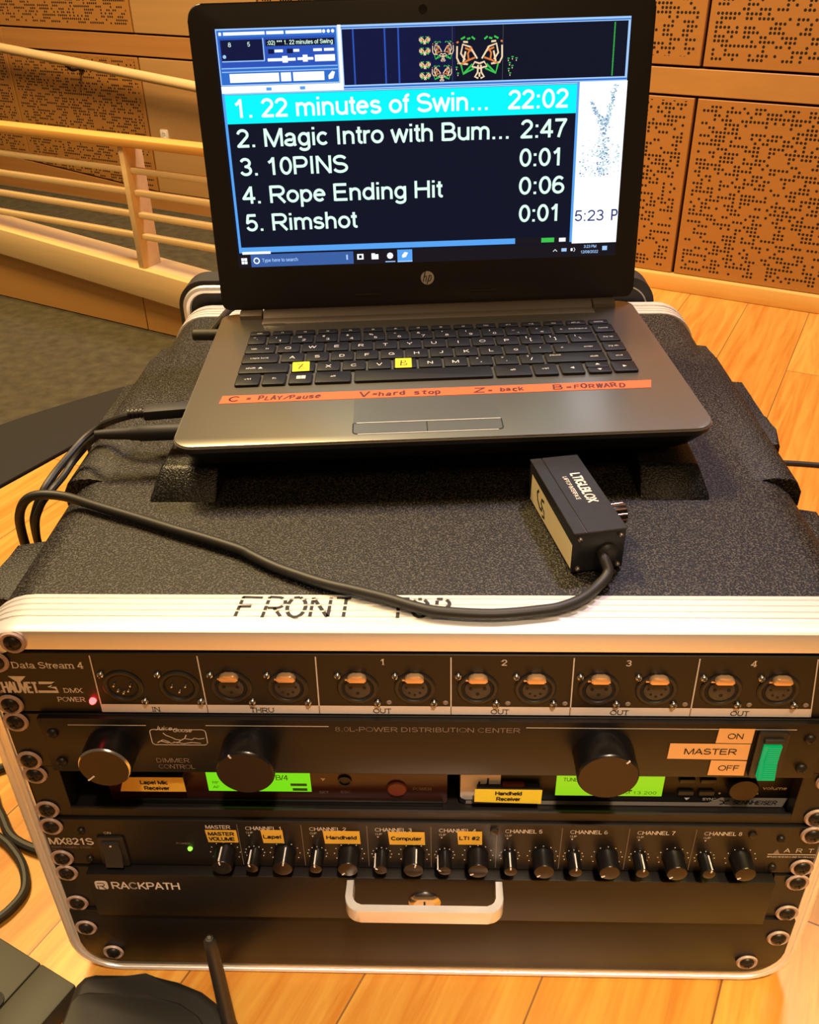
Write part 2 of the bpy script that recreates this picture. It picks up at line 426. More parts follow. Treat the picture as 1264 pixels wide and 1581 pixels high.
GL = {
    'A': (.93, [[(.05, 0), (.465, .98), (.88, 0)], [(.19, .34), (.74, .34)]]),
    'B': (.93, [[(.13, 0), (.13, 1)], [(.13, .935), (.5, .935)] + _a(.5, .725, .25, .21, 90, -90) + [(.13, .515)], [(.5, .515)] + _a(.54, .29, .28, .225, 90, -90) + [(.13, .065)]]),
    'C': (1.0, [_a(.52, .5, .42, .435, 40, 320)]),
    'D': (1.0, [[(.13, 0), (.13, 1)], [(.13, .935), (.45, .935)] + _a(.45, .5, .41, .435, 90, -90) + [(.13, .065)]]),
    'E': (.93, [[(.13, 0), (.13, 1)], [(.13, .935), (.82, .935)], [(.13, .52), (.77, .52)], [(.13, .065), (.85, .065)]]),
    'F': (.85, [[(.13, 0), (.13, 1)], [(.13, .935), (.78, .935)], [(.13, .5), (.7, .5)]]),
    'G': (1.08, [_a(.53, .5, .44, .435, 42, 312) + [(.93, .2), (.93, .45), (.55, .45)]]),
    'H': (1.0, [[(.13, 0), (.13, 1)], [(.87, 0), (.87, 1)], [(.13, .53), (.87, .53)]]),
    'I': (.39, [[(.195, 0), (.195, 1)]]),
    'J': (.7, [[(.55, 1), (.55, .27)] + _a(.32, .27, .23, .205, 0, -170)]),
    'K': (.93, [[(.13, 0), (.13, 1)], [(.85, 1), (.13, .32)], [(.38, .57), (.9, 0)]]),
    'L': (.78, [[(.13, 0), (.13, 1)], [(.13, .065), (.74, .065)]]),
    'M': (1.16, [[(.12, 0), (.12, 1)], [(.14, .98), (.58, .03), (1.02, .98)], [(1.04, 0), (1.04, 1)]]),
    'N': (1.0, [[(.13, 0), (.13, 1)], [(.14, .97), (.86, .03)], [(.87, 0), (.87, 1)]]),
    'O': (1.08, [_o(.54, .5, .46, .435)]),
    'P': (.93, [[(.13, 0), (.13, 1)], [(.13, .935), (.56, .935)] + _a(.56, .69, .26, .245, 90, -90) + [(.13, .445)]]),
    'Q': (1.08, [_o(.54, .5, .46, .435), [(.62, .26), (1.0, 0)]]),
    'R': (1.0, [[(.13, 0), (.13, 1)], [(.13, .935), (.6, .935)] + _a(.6, .7, .27, .235, 90, -90) + [(.13, .465)], [(.5, .465), (.92, 0)]]),
    'S': (.93, [_a(.46, .725, .33, .21, 20, 270) + _a(.47, .29, .37, .225, 90, -162)]),
    'T': (.85, [[(.425, 0), (.425, 1)], [(.03, .935), (.82, .935)]]),
    'U': (1.0, [[(.13, 1), (.13, .38)] + _a(.5, .38, .37, .315, 180, 360) + [(.87, 1)]]),
    'V': (.93, [[(.05, 1), (.465, .03), (.88, 1)]]),
    'W': (1.32, [[(.05, 1), (.36, .03), (.66, .97), (.96, .03), (1.27, 1)]]),
    'X': (.93, [[(.06, 0), (.87, 1)], [(.06, 1), (.87, 0)]]),
    'Y': (.93, [[(.05, 1), (.465, .45), (.88, 1)], [(.465, .47), (.465, 0)]]),
    'Z': (.85, [[(.07, .935), (.77, .935), (.06, .065), (.8, .065)]]),
    '0': (.78, [_o(.39, .5, .28, .435)]),
    '1': (.78, [[(.45, 0), (.45, 1)], [(.17, .7), (.33, .8), (.45, .96)]]),
    '2': (.78, [_a(.39, .70, .27, .235, 172, -35) + [(.1, .065), (.72, .065)]]),
    '3': (.78, [_a(.38, .725, .25, .21, 160, -90) + _a(.38, .29, .28, .225, 90, -162)]),
    '4': (.78, [[(.54, 0), (.54, 1)], [(.53, .95), (.07, .3), (.75, .3)]]),
    '5': (.78, [[(.67, .935), (.21, .935), (.14, .5)] + _a(.39, .33, .28, .265, 140, -160)]),
    '6': (.78, [_o(.39, .315, .28, .25), _a(.42, .48, .315, .455, 48, 195)]),
    '7': (.78, [[(.08, .935), (.7, .935), (.45, .5), (.3, 0)]]),
    '8': (.78, [_o(.39, .73, .23, .205), _o(.39, .29, .28, .225)]),
    '9': (.78, [_o(.39, .685, .28, .25), _a(.36, .52, .315, .455, 15, -135)]),
    'a': (.78, [_a(.37, .475, .24, .19, 160, 0) + [(.61, .12), (.66, 0)], _a(.35, .2, .26, .145, 55, 335) + [(.61, .28)], [(.5, .40), (.61, .43)]]),
    'b': (.78, [[(.13, 0), (.13, 1)], _o(.4, .365, .27, .3)]),
    'c': (.7, [_a(.38, .365, .28, .3, 42, 318)]),
    'd': (.78, [[(.65, 0), (.65, 1)], _o(.38, .365, .27, .3)]),
    'e': (.78, [[(.11, .39), (.67, .39)] + _a(.39, .365, .28, .3, 5, 318)]),
    'f': (.39, [[(.2, 0), (.2, .8)] + _a(.36, .8, .16, .14, 180, 80), [(.03, .67), (.38, .67)]]),
    'g': (.78, [_o(.38, .365, .27, .3), [(.65, .73), (.65, -.06)] + _a(.38, -.06, .27, .17, 0, -160)]),
    'h': (.78, [[(.13, 0), (.13, 1)], [(.13, .4)] + _a(.38, .42, .25, .245, 180, 0) + [(.63, 0)]]),
    'i': (.31, [[(.155, 0), (.155, .73)], [(.155, .87), (.155, 1)]]),
    'j': (.31, [[(.155, .73), (.155, -.12)] + _a(.05, -.12, .105, .11, 0, -80), [(.155, .87), (.155, 1)]]),
    'k': (.7, [[(.13, 0), (.13, 1)], [(.62, .73), (.13, .25)], [(.3, .42), (.65, 0)]]),
    'l': (.31, [[(.155, 0), (.155, 1)]]),
    'm': (1.16, [[(.13, 0), (.13, .73)], [(.13, .4)] + _a(.355, .44, .225, .225, 180, 0) + [(.58, 0)], [(.58, .4)] + _a(.805, .44, .225, .225, 180, 0) + [(1.03, 0)]]),
    'n': (.78, [[(.13, 0), (.13, .73)], [(.13, .4)] + _a(.38, .42, .25, .245, 180, 0) + [(.63, 0)]]),
    'o': (.78, [_o(.39, .365, .29, .3)]),
    'p': (.78, [[(.13, -.28), (.13, .73)], _o(.4, .365, .27, .3)]),
    'q': (.78, [[(.65, -.28), (.65, .73)], _o(.38, .365, .27, .3)]),
    'r': (.47, [[(.13, 0), (.13, .73)], [(.13, .4)] + _a(.38, .42, .25, .24, 180, 75)]),
    's': (.7, [_a(.34, .525, .22, .14, 18, 270) + _a(.35, .22, .25, .155, 90, -160)]),
    't': (.39, [[(.2, .93), (.2, .2)] + _a(.33, .2, .13, .135, 180, 285), [(.03, .67), (.37, .67)]]),
    'u': (.78, [[(.13, .73), (.13, .3)] + _a(.39, .3, .26, .235, 180, 360) + [(.65, .73)], [(.65, .3), (.65, 0)]]),
    'v': (.7, [[(.06, .73), (.35, .04), (.64, .73)]]),
    'w': (1.0, [[(.05, .73), (.27, .04), (.5, .7), (.73, .04), (.95, .73)]]),
    'x': (.7, [[(.06, 0), (.64, .73)], [(.06, .73), (.64, 0)]]),
    'y': (.7, [[(.06, .73), (.36, .03)], [(.64, .73), (.36, .03), (.25, -.2), (.08, -.22)]]),
    'z': (.7, [[(.06, .665), (.62, .665), (.06, .065), (.64, .065)]]),
    '.': (.39, [[(.195, 0), (.195, .14)]]), ',': (.39, [[(.22, .12), (.15, -.16)]]),
    ':': (.39, [[(.195, 0), (.195, .14)], [(.195, .58), (.195, .72)]]), '-': (.47, [[(.06, .37), (.41, .37)]]), '_': (.78, [[(0, -.1), (.78, -.1)]]),
    '/': (.39, [[(.02, 0), (.37, 1)]]), '\\': (.39, [[(.02, 1), (.37, 0)]]), '|': (.36, [[(.18, -.1), (.18, 1)]]),
    '#': (.78, [[(.2, 0), (.34, 1)], [(.46, 0), (.6, 1)], [(.04, .66), (.74, .66)], [(.04, .34), (.74, .34)]]),
    '*': (.54, [[(.27, .6), (.27, 1)], [(.1, .7), (.44, .9)], [(.1, .9), (.44, .7)]]), '+': (.8, [[(.4, .12), (.4, .68)], [(.1, .4), (.7, .4)]]),
    '=': (.8, [[(.08, .55), (.72, .55)], [(.08, .3), (.72, .3)]]), '!': (.39, [[(.2, 0), (.2, .14)], [(.2, .3), (.2, 1)]]),
    '<': (.7, [[(.64, .7), (.08, .4), (.64, .1)]]), '>': (.7, [[(.06, .7), (.62, .4), (.06, .1)]]), '^': (.6, [[(.06, .6), (.3, 1), (.54, .6)]]),
    '(': (.47, [_a(.5, .4, .3, .66, 125, 235)]), ')': (.47, [_a(-.03, .4, .3, .66, 55, -55)]),
    '[': (.39, [[(.34, 1), (.12, 1), (.12, -.2), (.34, -.2)]]), ']': (.39, [[(.05, 1), (.27, 1), (.27, -.2), (.05, -.2)]]),
    '{': (.47, [[(.4, 1), (.24, .9), (.24, .5), (.1, .4), (.24, .3), (.24, -.1), (.4, -.2)]]), '}': (.47, [[(.07, 1), (.23, .9), (.23, .5), (.37, .4), (.23, .3), (.23, -.1), (.07, -.2)]]),
    '@': (1.1, [_o(.55, .4, .46, .5), _o(.55, .4, .2, .24), [(.75, .6), (.75, .25), (.95, .25)]]), '$': (.78, [_a(.39, .725, .28, .19, 20, 270) + _a(.39, .31, .3, .2, 90, -162), [(.39, -.06), (.39, 1.06)]]),
    '%': (1.2, [_o(.25, .74, .17, .22), _o(.92, .24, .17, .22), [(.3, 0), (.86, 1)]]), '&': (.93, [_o(.4, .76, .18, .19), [(.26, .6), (.85, 0)], _a(.4, .27, .3, .22, 120, 360) + [(.8, .45)]]),
    '?': (.78, [_a(.39, .72, .25, .22, 165, -40) + [(.4, .42), (.4, .28)], [(.4, 0), (.4, .14)]]), "'": (.27, [[(.13, .68), (.13, 1)]]), '`': (.4, [[(.1, 1), (.28, .82)]]), '~': (.8, [[(.08, .36), (.25, .5), (.5, .34), (.7, .48)]]),
    ' ': (.39, []),
}


def letter_geo(s, h, w, t, shear=0.0, serif=False):
    """flat ribbons for a line of lettering; returns vertices (x, y), faces, width"""
    adv = [GL.get(c, GL['o'])[0] for c in s]
    tot = sum(adv)
    sx = (w / tot) if w else h
    tk = t * h
    vs, fs = [], []

    def quad(p, q):
        d = Vector((q[0] - p[0], q[1] - p[1]))
        if d.length < 1e-9:
            return
        d.normalize()
        n = Vector((-d.y, d.x)) * tk / 2
        i = len(vs)
        z = 0.008 * (len(fs) % 9)          # neighbouring strokes lie at slightly different heights, so that no two faces coincide
        vs.extend([(p[0] + n.x, p[1] + n.y, z), (p[0] - n.x, p[1] - n.y, z), (q[0] - n.x, q[1] - n.y, z), (q[0] + n.x, q[1] + n.y, z)])
        fs.append((i, i + 1, i + 2, i + 3))

    def dot(p):
        i = len(vs)
        z = 0.008 * (len(fs) % 9)
        vs.extend([(p[0] + tk / 2 * math.cos(a * PI / 4), p[1] + tk / 2 * math.sin(a * PI / 4), z) for a in range(8)])
        fs.append(tuple(range(i, i + 8)))
    x = 0.0
    for c, a in zip(s, adv):
        for st in GL.get(c, GL['o'])[1]:
            P = [(x + u * sx + v * h * shear, v * h) for u, v in st]
            for p, q in zip(P, P[1:]):
                quad(p, q)
            for p in P[1:-1]:
                dot(p)
            if serif:
                for e, f in ((0, 1), (-1, -2)):
                    (u, v), (u2, v2) = st[e], st[f]
                    if min(abs(v), abs(v - 1), abs(v - .73)) < .02 and abs(v2 - v) > abs(u2 - u):
                        yy = (v + (0.035 if v < .4 else -0.035)) * h
                        for sg in (-1, 1):
                            i = len(vs)
                            xa, xb = sorted((x + u * sx, x + u * sx + sg * .17 * sx))
                            z = 0.008 * (len(fs) % 9)
                            vs.extend([(xa, yy - .035 * h, z), (xb, yy - .035 * h, z), (xb, yy + .035 * h, z), (xa, yy + .035 * h, z)])
                            fs.append((i, i + 1, i + 2, i + 3))
        x += a * sx
    return vs, fs, tot * sx


class MB:
    """collects geometry in millimetres and links it as ONE mesh object"""

    def __init__(self, mats='black'):
        self.mats = [mats] if isinstance(mats, str) else list(mats)
        self.bm = bmesh.new()
        self.T = Matrix.Identity(4)

    def mi(self, m):
        if m is None:
            return 0
        if m not in self.mats:
            self.mats.append(m)
        return self.mats.index(m)

    def raw(self, vs, fs, m=None, T=None):
        T = self.T if T is None else self.T @ T
        k = self.mi(m)
        bv = [self.bm.verts.new(T @ Vector(v)) for v in vs]
        for f in fs:
            try:
                fc = self.bm.faces.new([bv[i] for i in f])
                fc.material_index = k
                fc.smooth = True
            except ValueError:
                pass
        return self

    def merge(self, other, m=None, T=None):
        other.verts.index_update()
        self.raw([v.co.copy() for v in other.verts], [[v.index for v in f.verts] for f in other.faces], m, T)
        other.free()
        return self

    def box(self, x0, x1, y0, y1, z0, z1, m=None, bev=0.0, seg=2, T=None):
        b = bmesh.new()
        bmesh.ops.create_cube(b, size=1.0)
        for v in b.verts:
            v.co = Vector(((x0 + x1) / 2 + v.co.x * (x1 - x0), (y0 + y1) / 2 + v.co.y * (y1 - y0), (z0 + z1) / 2 + v.co.z * (z1 - z0)))
        if bev:
            bmesh.ops.bevel(b, geom=list(b.edges), offset=bev, segments=seg, affect='EDGES', profile=0.5)
        return self.merge(b, m, T)

    def prism(self, poly, axis, a, b, m=None, bev=0.0, seg=2, T=None, taper=None):
        """poly: list of 2D points; axis 'x','y','z': extrusion axis; a..b its range"""
        def P(u, v, w):
            return {'x': (w, u, v), 'y': (u, w, v), 'z': (u, v, w)}[axis]
        n = len(poly)
        t = bmesh.new()
        lo = [t.verts.new(P(u, v, a)) for u, v in poly]
        if taper:
            poly2 = taper
        else:
            poly2 = poly
        hi = [t.verts.new(P(u, v, b)) for u, v in poly2]
        f1 = t.faces.new(lo)
        f2 = t.faces.new(hi)
        for i in range(n):
            t.faces.new((lo[i], lo[(i + 1) % n], hi[(i + 1) % n], hi[i]))
        if bev:
            es = list(f1.edges) + list(f2.edges)
            bmesh.ops.bevel(t, geom=es, offset=bev, segments=seg, affect='EDGES', profile=0.5)
        bmesh.ops.recalc_face_normals(t, faces=list(t.faces))
        return self.merge(t, m, T)

    def lathe(self, prof, c, axis='y', seg=24, m=None, T=None, sx=1.0, sy=1.0):
        """prof: (radius, along) pairs; revolved about the axis through c"""
        vs, fs = [], []
        rings = []
        for r, h in prof:
            if r < 1e-6:
                rings.append([len(vs)])
                vs.append((0, 0, h))
            else:
                ids = []
                for k in range(seg):
                    a = 2 * PI * k / seg
                    ids.append(len(vs))
                    vs.append((r * math.cos(a) * sx, r * math.sin(a) * sy, h))
                rings.append(ids)
        for A, B in zip(rings, rings[1:]):
            if len(A) == 1 and len(B) == 1:
                continue
            for k in range(seg):
                k2 = (k + 1) % seg
                if len(A) == 1:
                    fs.append((A[0], B[k], B[k2]))
                elif len(B) == 1:
                    fs.append((A[k], A[k2], B[0]))
                else:
                    fs.append((A[k], A[k2], B[k2], B[k]))
        R = {'z': Matrix.Identity(4),
             'y': Matrix(((1, 0, 0, 0), (0, 0, -1, 0), (0, 1, 0, 0), (0, 0, 0, 1))),      # local z -> -y (towards the viewer)
             'x': Matrix(((0, 0, 1, 0), (1, 0, 0, 0), (0, 1, 0, 0), (0, 0, 0, 1)))}[axis]
        X = Matrix.Translation(Vector(c)) @ R
        if T is not None:
            X = T @ X
        return self.raw(vs, fs, m, X)

    def disc(self, c, r, h0, h1, axis='y', m=None, seg=20, T=None, bev=0.0):
        if bev:
            prof = [(0, h0), (r, h0), (r, h1 - bev), (r - bev, h1), (0, h1)]
        else:
            prof = [(0, h0), (r, h0), (r, h1), (0, h1)]
        return self.lathe(prof, c, axis, seg, m, T)

    def tube(self, pts, r, m=None, seg=10, smooth=6, T=None, caps=True):
        P = [Vector(p) for p in pts]
        if smooth > 1 and len(P) > 2:
            Q = []
            for i in range(len(P) - 1):
                p0 = P[i - 1] if i else P[i] * 2 - P[i + 1]
                p1, p2 = P[i], P[i + 1]
                p3 = P[i + 2] if i + 2 < len(P) else P[i + 1] * 2 - P[i]
                for k in range(smooth):
                    t = k / smooth
                    Q.append(0.5 * ((2 * p1) + (p2 - p0) * t + (2 * p0 - 5 * p1 + 4 * p2 - p3) * t * t + (3 * p1 - p0 - 3 * p2 + p3) * t ** 3))
            Q.append(P[-1])
            P = Q
        vs, fs = [], []
        up = Vector((0, 0, 1))
        prev = None
        for i, p in enumerate(P):
            d = (P[min(i + 1, len(P) - 1)] - P[max(i - 1, 0)]).normalized()
            if prev is None:
                n = d.cross(up)
                if n.length < 1e-4:
                    n = d.cross(Vector((1, 0, 0)))
                n.normalize()
            else:
                n = (prev - d * prev.dot(d)).normalized()
            prev = n
            bnm = d.cross(n)
            rr = r(i / (len(P) - 1)) if callable(r) else r
            for k in range(seg):
                a = 2 * PI * k / seg
                vs.append(p + n * (rr * math.cos(a)) + bnm * (rr * math.sin(a)))
        for i in range(len(P) - 1):
            for k in range(seg):
                k2 = (k + 1) % seg
                fs.append((i * seg + k, i * seg + k2, (i + 1) * seg + k2, (i + 1) * seg + k))
        if caps:
            fs.append(tuple(range(seg))[::-1])
            fs.append(tuple((len(P) - 1) * seg + k for k in range(seg)))
        return self.raw(vs, fs, m, T)

    def text(self, s, T, u, v, h, w=None, m=None, bold=0.0, shear=0.0, align='l', lift=0.15, serif=False):
        """lettering in the plane given by T (its x right, y up, z out); u,v: left end of the baseline; h: capital height; w: total width"""
        vs, fs, wd = letter_geo(s, h, w, 0.12 + 2.0 * bold, shear, serif)
        off = {'l': 0, 'c': -wd / 2, 'r': -wd}[align]
        return self.raw([(u + off + x, v + y, lift + z) for x, y, z in vs], fs, m, T)

    def rect(self, T, u0, u1, v0, v1, m=None, lift=0.1, th=0.0):
        if th:
            return self.box(u0, u1, v0, v1, lift - th, lift, m, 0, 1, T)
        return self.raw([(u0, v0, lift), (u1, v0, lift), (u1, v1, lift), (u0, v1, lift)], [(0, 1, 2, 3)], m, T)

    def poly(self, T, pts, m=None, lift=0.1):
        return self.raw([(u, v, lift) for u, v in pts], [tuple(range(len(pts)))], m, T)

    def stroke(self, T, pts, w, m=None, lift=0.15):
        P = [Vector((p[0], p[1], 0)) for p in pts]
        vs, fs = [], []
        for i, p in enumerate(P):
            d = (P[min(i + 1, len(P) - 1)] - P[max(i - 1, 0)])
            d.normalize()
            n = Vector((-d.y, d.x, 0)) * (w / 2)
            vs += [(p.x + n.x, p.y + n.y, lift), (p.x - n.x, p.y - n.y, lift)]
        for i in range(len(P) - 1):
            fs.append((2 * i + 1, 2 * i + 3, 2 * i + 2, 2 * i))
        return self.raw(vs, fs, m, T)

    def build(self, name, parent=None, sharp=35, label=None):
        o0 = Vector(ORG.get(parent.name, (0, 0, 0))) if parent is not None else Vector((0, 0, -FZ))
        me = bpy.data.meshes.new(name)
        for v in self.bm.verts:
            v.co = (v.co - o0) * MM
        self.bm.to_mesh(me)
        self.bm.free()
        for k in self.mats:
            me.materials.append(M[k])
        try:
            me.set_sharp_from_angle(angle=math.radians(sharp))
        except Exception:
            pass
        ob = bpy.data.objects.new(name, me)
        COL.objects.link(ob)
        if parent is not None:
            ob.parent = parent
            ORG[ob.name] = ORG.get(parent.name, (0, 0, 0))
        if label:
            ob['label'] = label
        return ob


def thing(name, label, cat, org=(0, 0, 0), rot=None, group=None, local=False):
    o = bpy.data.objects.new(name, None)
    o.empty_display_size = 0.02
    COL.objects.link(o)
    o.location = W(org)
    if rot is not None:
        o.rotation_euler = rot
    o['label'] = label
    o['category'] = cat
    if group:
        o['group'] = group
    ORG[o.name] = (0, 0, 0) if local else org
    return o


def tag(o, label, cat, group=None):
    o['label'] = label
    o['category'] = cat
    if group:
        o['group'] = group
    return o


def struct(o):
    o['kind'] = 'structure'
    return o


def rrect(x0, x1, y0, y1, r, n=6):
    """rounded rectangle outline; r = one radius or four (x0y0, x1y0, x1y1, x0y1)"""
    R = (r,) * 4 if not isinstance(r, (tuple, list)) else r
    out = []
    for (cx, cy, a0, rr) in ((x0 + R[0], y0 + R[0], PI, R[0]), (x1 - R[1], y0 + R[1], 1.5 * PI, R[1]), (x1 - R[2], y1 - R[2], 0, R[2]), (x0 + R[3], y1 - R[3], 0.5 * PI, R[3])):
        if rr < 1e-6:
            out.append((cx, cy))
            continue
        for k in range(n + 1):
            a = a0 + 0.5 * PI * k / n
            out.append((cx + rr * math.cos(a), cy + rr * math.sin(a)))
    return out


FRONT = Matrix(((1, 0, 0, 0), (0, 0, -1, 0), (0, 1, 0, 0), (0, 0, 0, 1)))      # u -> x, v -> z, out -> -y


def front(y):
    return Matrix.Translation((0, y, 0)) @ FRONT


# ------------------------------------------------------------------ the hall: floor, carpet, wall, trim
ed = Vector((83, 154, 0)).normalized()
E0 = Vector((-584, 665, 0))


def edge(t, off=0.0):
    p = E0 + ed * t + Vector((-ed.y, ed.x, 0)) * off
    return (p.x, p.y)


A29 = math.radians(29)
wt = Vector((math.cos(A29), -math.sin(A29), 0))
W0 = Vector((588, 1389, -300))
P0 = Vector((-700, 1326, -300))
WR = Euler((0, 0, -A29), 'XYZ')
hit = (-13.7, 1722)

b = MB('floor')
b.prism([edge(-1500), (2600, edge(-1500)[1]), (2600, 274), hit], 'z', -320, -300)
struct(b.build('floor'))
b = MB('carpet')
b.prism([edge(-1500), hit, (hit[0] - wt.x * 2700, hit[1] - wt.y * 2700), (-2600, edge(-1500)[1])], 'z', -322, -302)
struct(b.build('floor'))

# wall: local x runs along the wall, local y away from the viewer, local z = height (mm above the floor - 300)
wall = MB('backing')
wall.box(-2700, 1700, 14, 60, -300, 620)
wob = wall.build('wall_back')
wob.location = W((W0.x, W0.y, -300))
wob.rotation_euler = WR
struct(wob)
ORG[wob.name] = (0, 0, -300)


def zl(s, z_r, z_l):           # the boards sag a little towards the left end
    return z_r + (z_l - z_r) * (75 - s) / 2110.0


def board(name, s0, s1, za, zb, m):
    q = MB(m)
    q.prism([(s0, za(s0)), (s1, za(s1)), (s1, zb(s1)), (s0, zb(s0))], 'y', 0, 14, bev=1.0, seg=1)
    # mesh centre as object origin is not needed: holes use object space
    return q.build(name, wob)


bandt = lambda s: zl(s, 102.5, 126)
bandb = lambda s: zl(s, 58.5, 79)
up0 = lambda s: bandt(s) + 4.5
lowt = lambda s: bandb(s) - 4.5
UP = lambda s: 600.0
bot_r = lambda s: -267.0
bot_l = lambda s: -253.0 + (-1530 - s) * 0.075 if s < -1530 else -253.0
seams = [-2690, -2510, -2016, -1523, -1128, -626, -127, 372, 870, 1368, 1690]
for i in range(len(seams) - 1):
    s0, s1 = seams[i] + 3, seams[i + 1] - 3
    plain = i == 3
    m = 'veneer' if plain else 'perf'
    nm = 'plain_panel' if plain else 'acoustic_panel'
    board(nm, s0, s1, up0, UP, m)
    board(nm, s0, s1, bot_l if s1 < -1100 else bot_r, lowt, m)
for s0, s1 in ((-2690, -2016), (-2014, -700), (-698, 1690)):
    board('wood_band', s0, s1, bandb, bandt, 'veneer_b' if s0 > -700 else 'veneer_o')

# base trim at the right, sloping skirting at the left
b = MB('trimwood')
b.box(-700, 1690, -14, 14, -300, -268, bev=2)
t1 = b.build('baseboard_right')
t1.location = W((W0.x, W0.y, -300)); t1.rotation_euler = WR
struct(t1)
b = MB('veneer_o')
b.prism([(-2690, -300), (-700, -300), (-700, -257), (-1530, -257), (-2690, -170)], 'y', -2, 13)
t2 = b.build('baseboard_left')
t2.location = W((W0.x, W0.y, -300)); t2.rotation_euler = WR
struct(t2)

# wall outlet on the plain panel
ot = thing('wall_outlet', 'small cream electrical outlet on the plain wall panel left of the laptop', 'outlet', (W0.x, W0.y, -300), WR, local=True)
b = MB('outlet')
b.prism(rrect(-1483, -1457, 300 - 127, 300 - 94, 3), 'y', -3, 0, bev=0.8)
b.build('cover_plate', ot)
for zz in (184, 197):
    b = MB('white')
    b.disc((-1470, -3, zz), 5.5, 0, 1)
    b.box(-1473, -1472, -4.3, -3.8, zz - 2, zz + 2, 'ink')
    b.box(-1468, -1467, -4.3, -3.8, zz - 2, zz + 2, 'ink')
    b.build('socket', ot)

# handrail fixed to the wall
hr = thing('wall_handrail', 'round pale wooden handrail sloping down along the back wall', 'handrail', (W0.x, W0.y, -300), WR, local=True)
b = MB('lightwood')
p = lambda s: (s, -48, 300 + 95 - 9 - (s + 2029) * 0.0890)
b.tube([p(-2650), p(-1900), p(-1190)], 12, seg=16, smooth=1)
b.build('rail', hr)
for s in (-2380, -1735, -1230):
    b = MB('blackscrew')
    q = p(s)
    b.disc((s + 5, 0, q[2] - 20), 10, 0, 6)
    b.tube([(s + 5, -4, q[2] - 20), (s + 3, -30, q[2] - 24), (s, -46, q[2] - 11)], 4, smooth=4)
    b.build('bracket', hr)

# half wall with a sloping cap, in front of the ramp
hw = MB('curb')
hw.prism([(-2000, -300), (178, -300), (178, -180), (-2000, -40)], 'y', 6, 40)
hw.prism([(181, -300), (640, -300), (640, -212), (181, -180)], 'y', 6, 40)
hwo = hw.build('wall_left')
hwo.location = W((P0.x, P0.y, -300)); hwo.rotation_euler = WR
struct(hwo)
cap = MB('lightwood')
slo = lambda s: -203 - (s + 195) * 0.074
sto = lambda s: -152 - (s + 176) * 0.068
cap.prism([(-2000, slo(-2000)), (640, slo(640)), (640, sto(640)), (-2000, sto(-2000))], 'y', -8, 62, bev=2.5)
co = cap.build('trim_1')
co.location = W((P0.x, P0.y, -300)); co.rotation_euler = WR
struct(co)

rl = thing('ramp_railing', 'light wooden railing of flat horizontal rails on the ramp half wall', 'railing', (P0.x, P0.y, -300), WR, local=True)
b = MB('railtop')
b.box(-2000, 640, -8, 26, 329, 343, bev=2)
b.build('top_rail', rl)
for k, (zc, h) in enumerate(((-11, 10), (-48, 10), (-86, 10), (-123, 10))):
    for s0, s1 in ((-2000, 196), (207, 640)):
        b = MB('lightwood')
        b.box(s0, s1, 4, 16, 300 + zc - h / 2, 300 + zc + h / 2, bev=1.5)
        b.build('rail', rl)
for s in (-560, 201, 632):
    b = MB('lightwood')
    b.box(s - 6, s + 6, -4, 40, 300 + sto(s) - 4, 329, bev=1.2)
    b.build('post', rl)

# dark mat on the carpet beside the stage edge
b = MB('mat')
offs = [(-900, 165), (-300, 168), (0, 165), (60, 160), (123, 151), (165, 140), (205, 126), (255, 108), (300, 90), (350, 66), (400, 38), (440, 6)]
b.prism([edge(-900, 3)] + [edge(440, 3)] + [edge(t, o) for t, o in offs[::-1]], 'z', -302, -296, bev=1.5)
tag(b.build('floor_mat'), 'smooth dark grey mat with a curved edge lying on the carpet beside the stage', 'mat')

# ------------------------------------------------------------------ rack case
case = thing('rack_case', 'black grained equipment case with bright ribbed aluminium edges, standing on the stage', 'equipment case', (0, 250, -300))
HX = 251.0
ZT, ZB = 15.0, -299.5


def ringed(yprof, rc=34, mname='alu', name='front_frame', lip=(239.5, 0.0, -288.0)):
    """aluminium edge: an outer skin swept round a rounded rectangle. yprof: (y, inset) pairs of the outer skin"""
    q = MB(mname)
    outs = []
    for y, ins in yprof:
        outs.append([(x, y, z) for x, z in rrect(-HX + ins, HX - ins, ZB + ins, ZT - ins, max(rc - ins, 4), 8)])
    n = len(outs[0])
    vs = [v for r in outs for v in r]
    fs = []
    for i in range(len(outs) - 1):
        for k in range(n):
            k2 = (k + 1) % n
            fs.append((i * n + k, i * n + k2, (i + 1) * n + k2, (i + 1) * n + k))
    q.raw(vs, fs)
    return q


# front frame: inner lip (faces the viewer) -> rounded nose -> ribbed band
prof = [(26, 13.5), (0.6, 13.5), (0, 13), (0, 3.5), (0.6, 1.2), (2.5, 0.2), (5, 0), (10.5, 0), (11.2, 1.5), (12.3, 1.5), (13, 0),
        (16.2, 0), (16.8, 1.5), (17.6, 1.5), (18.2, 0), (21.4, 0), (22, 1.5), (22.8, 1.5), (23.4, 0), (26.4, 0), (27, 1.5), (27.8, 1.5), (28.4, 0), (31.5, 0.1), (32.3, 1.2), (32.3, 9)]
fr = ringed(prof)
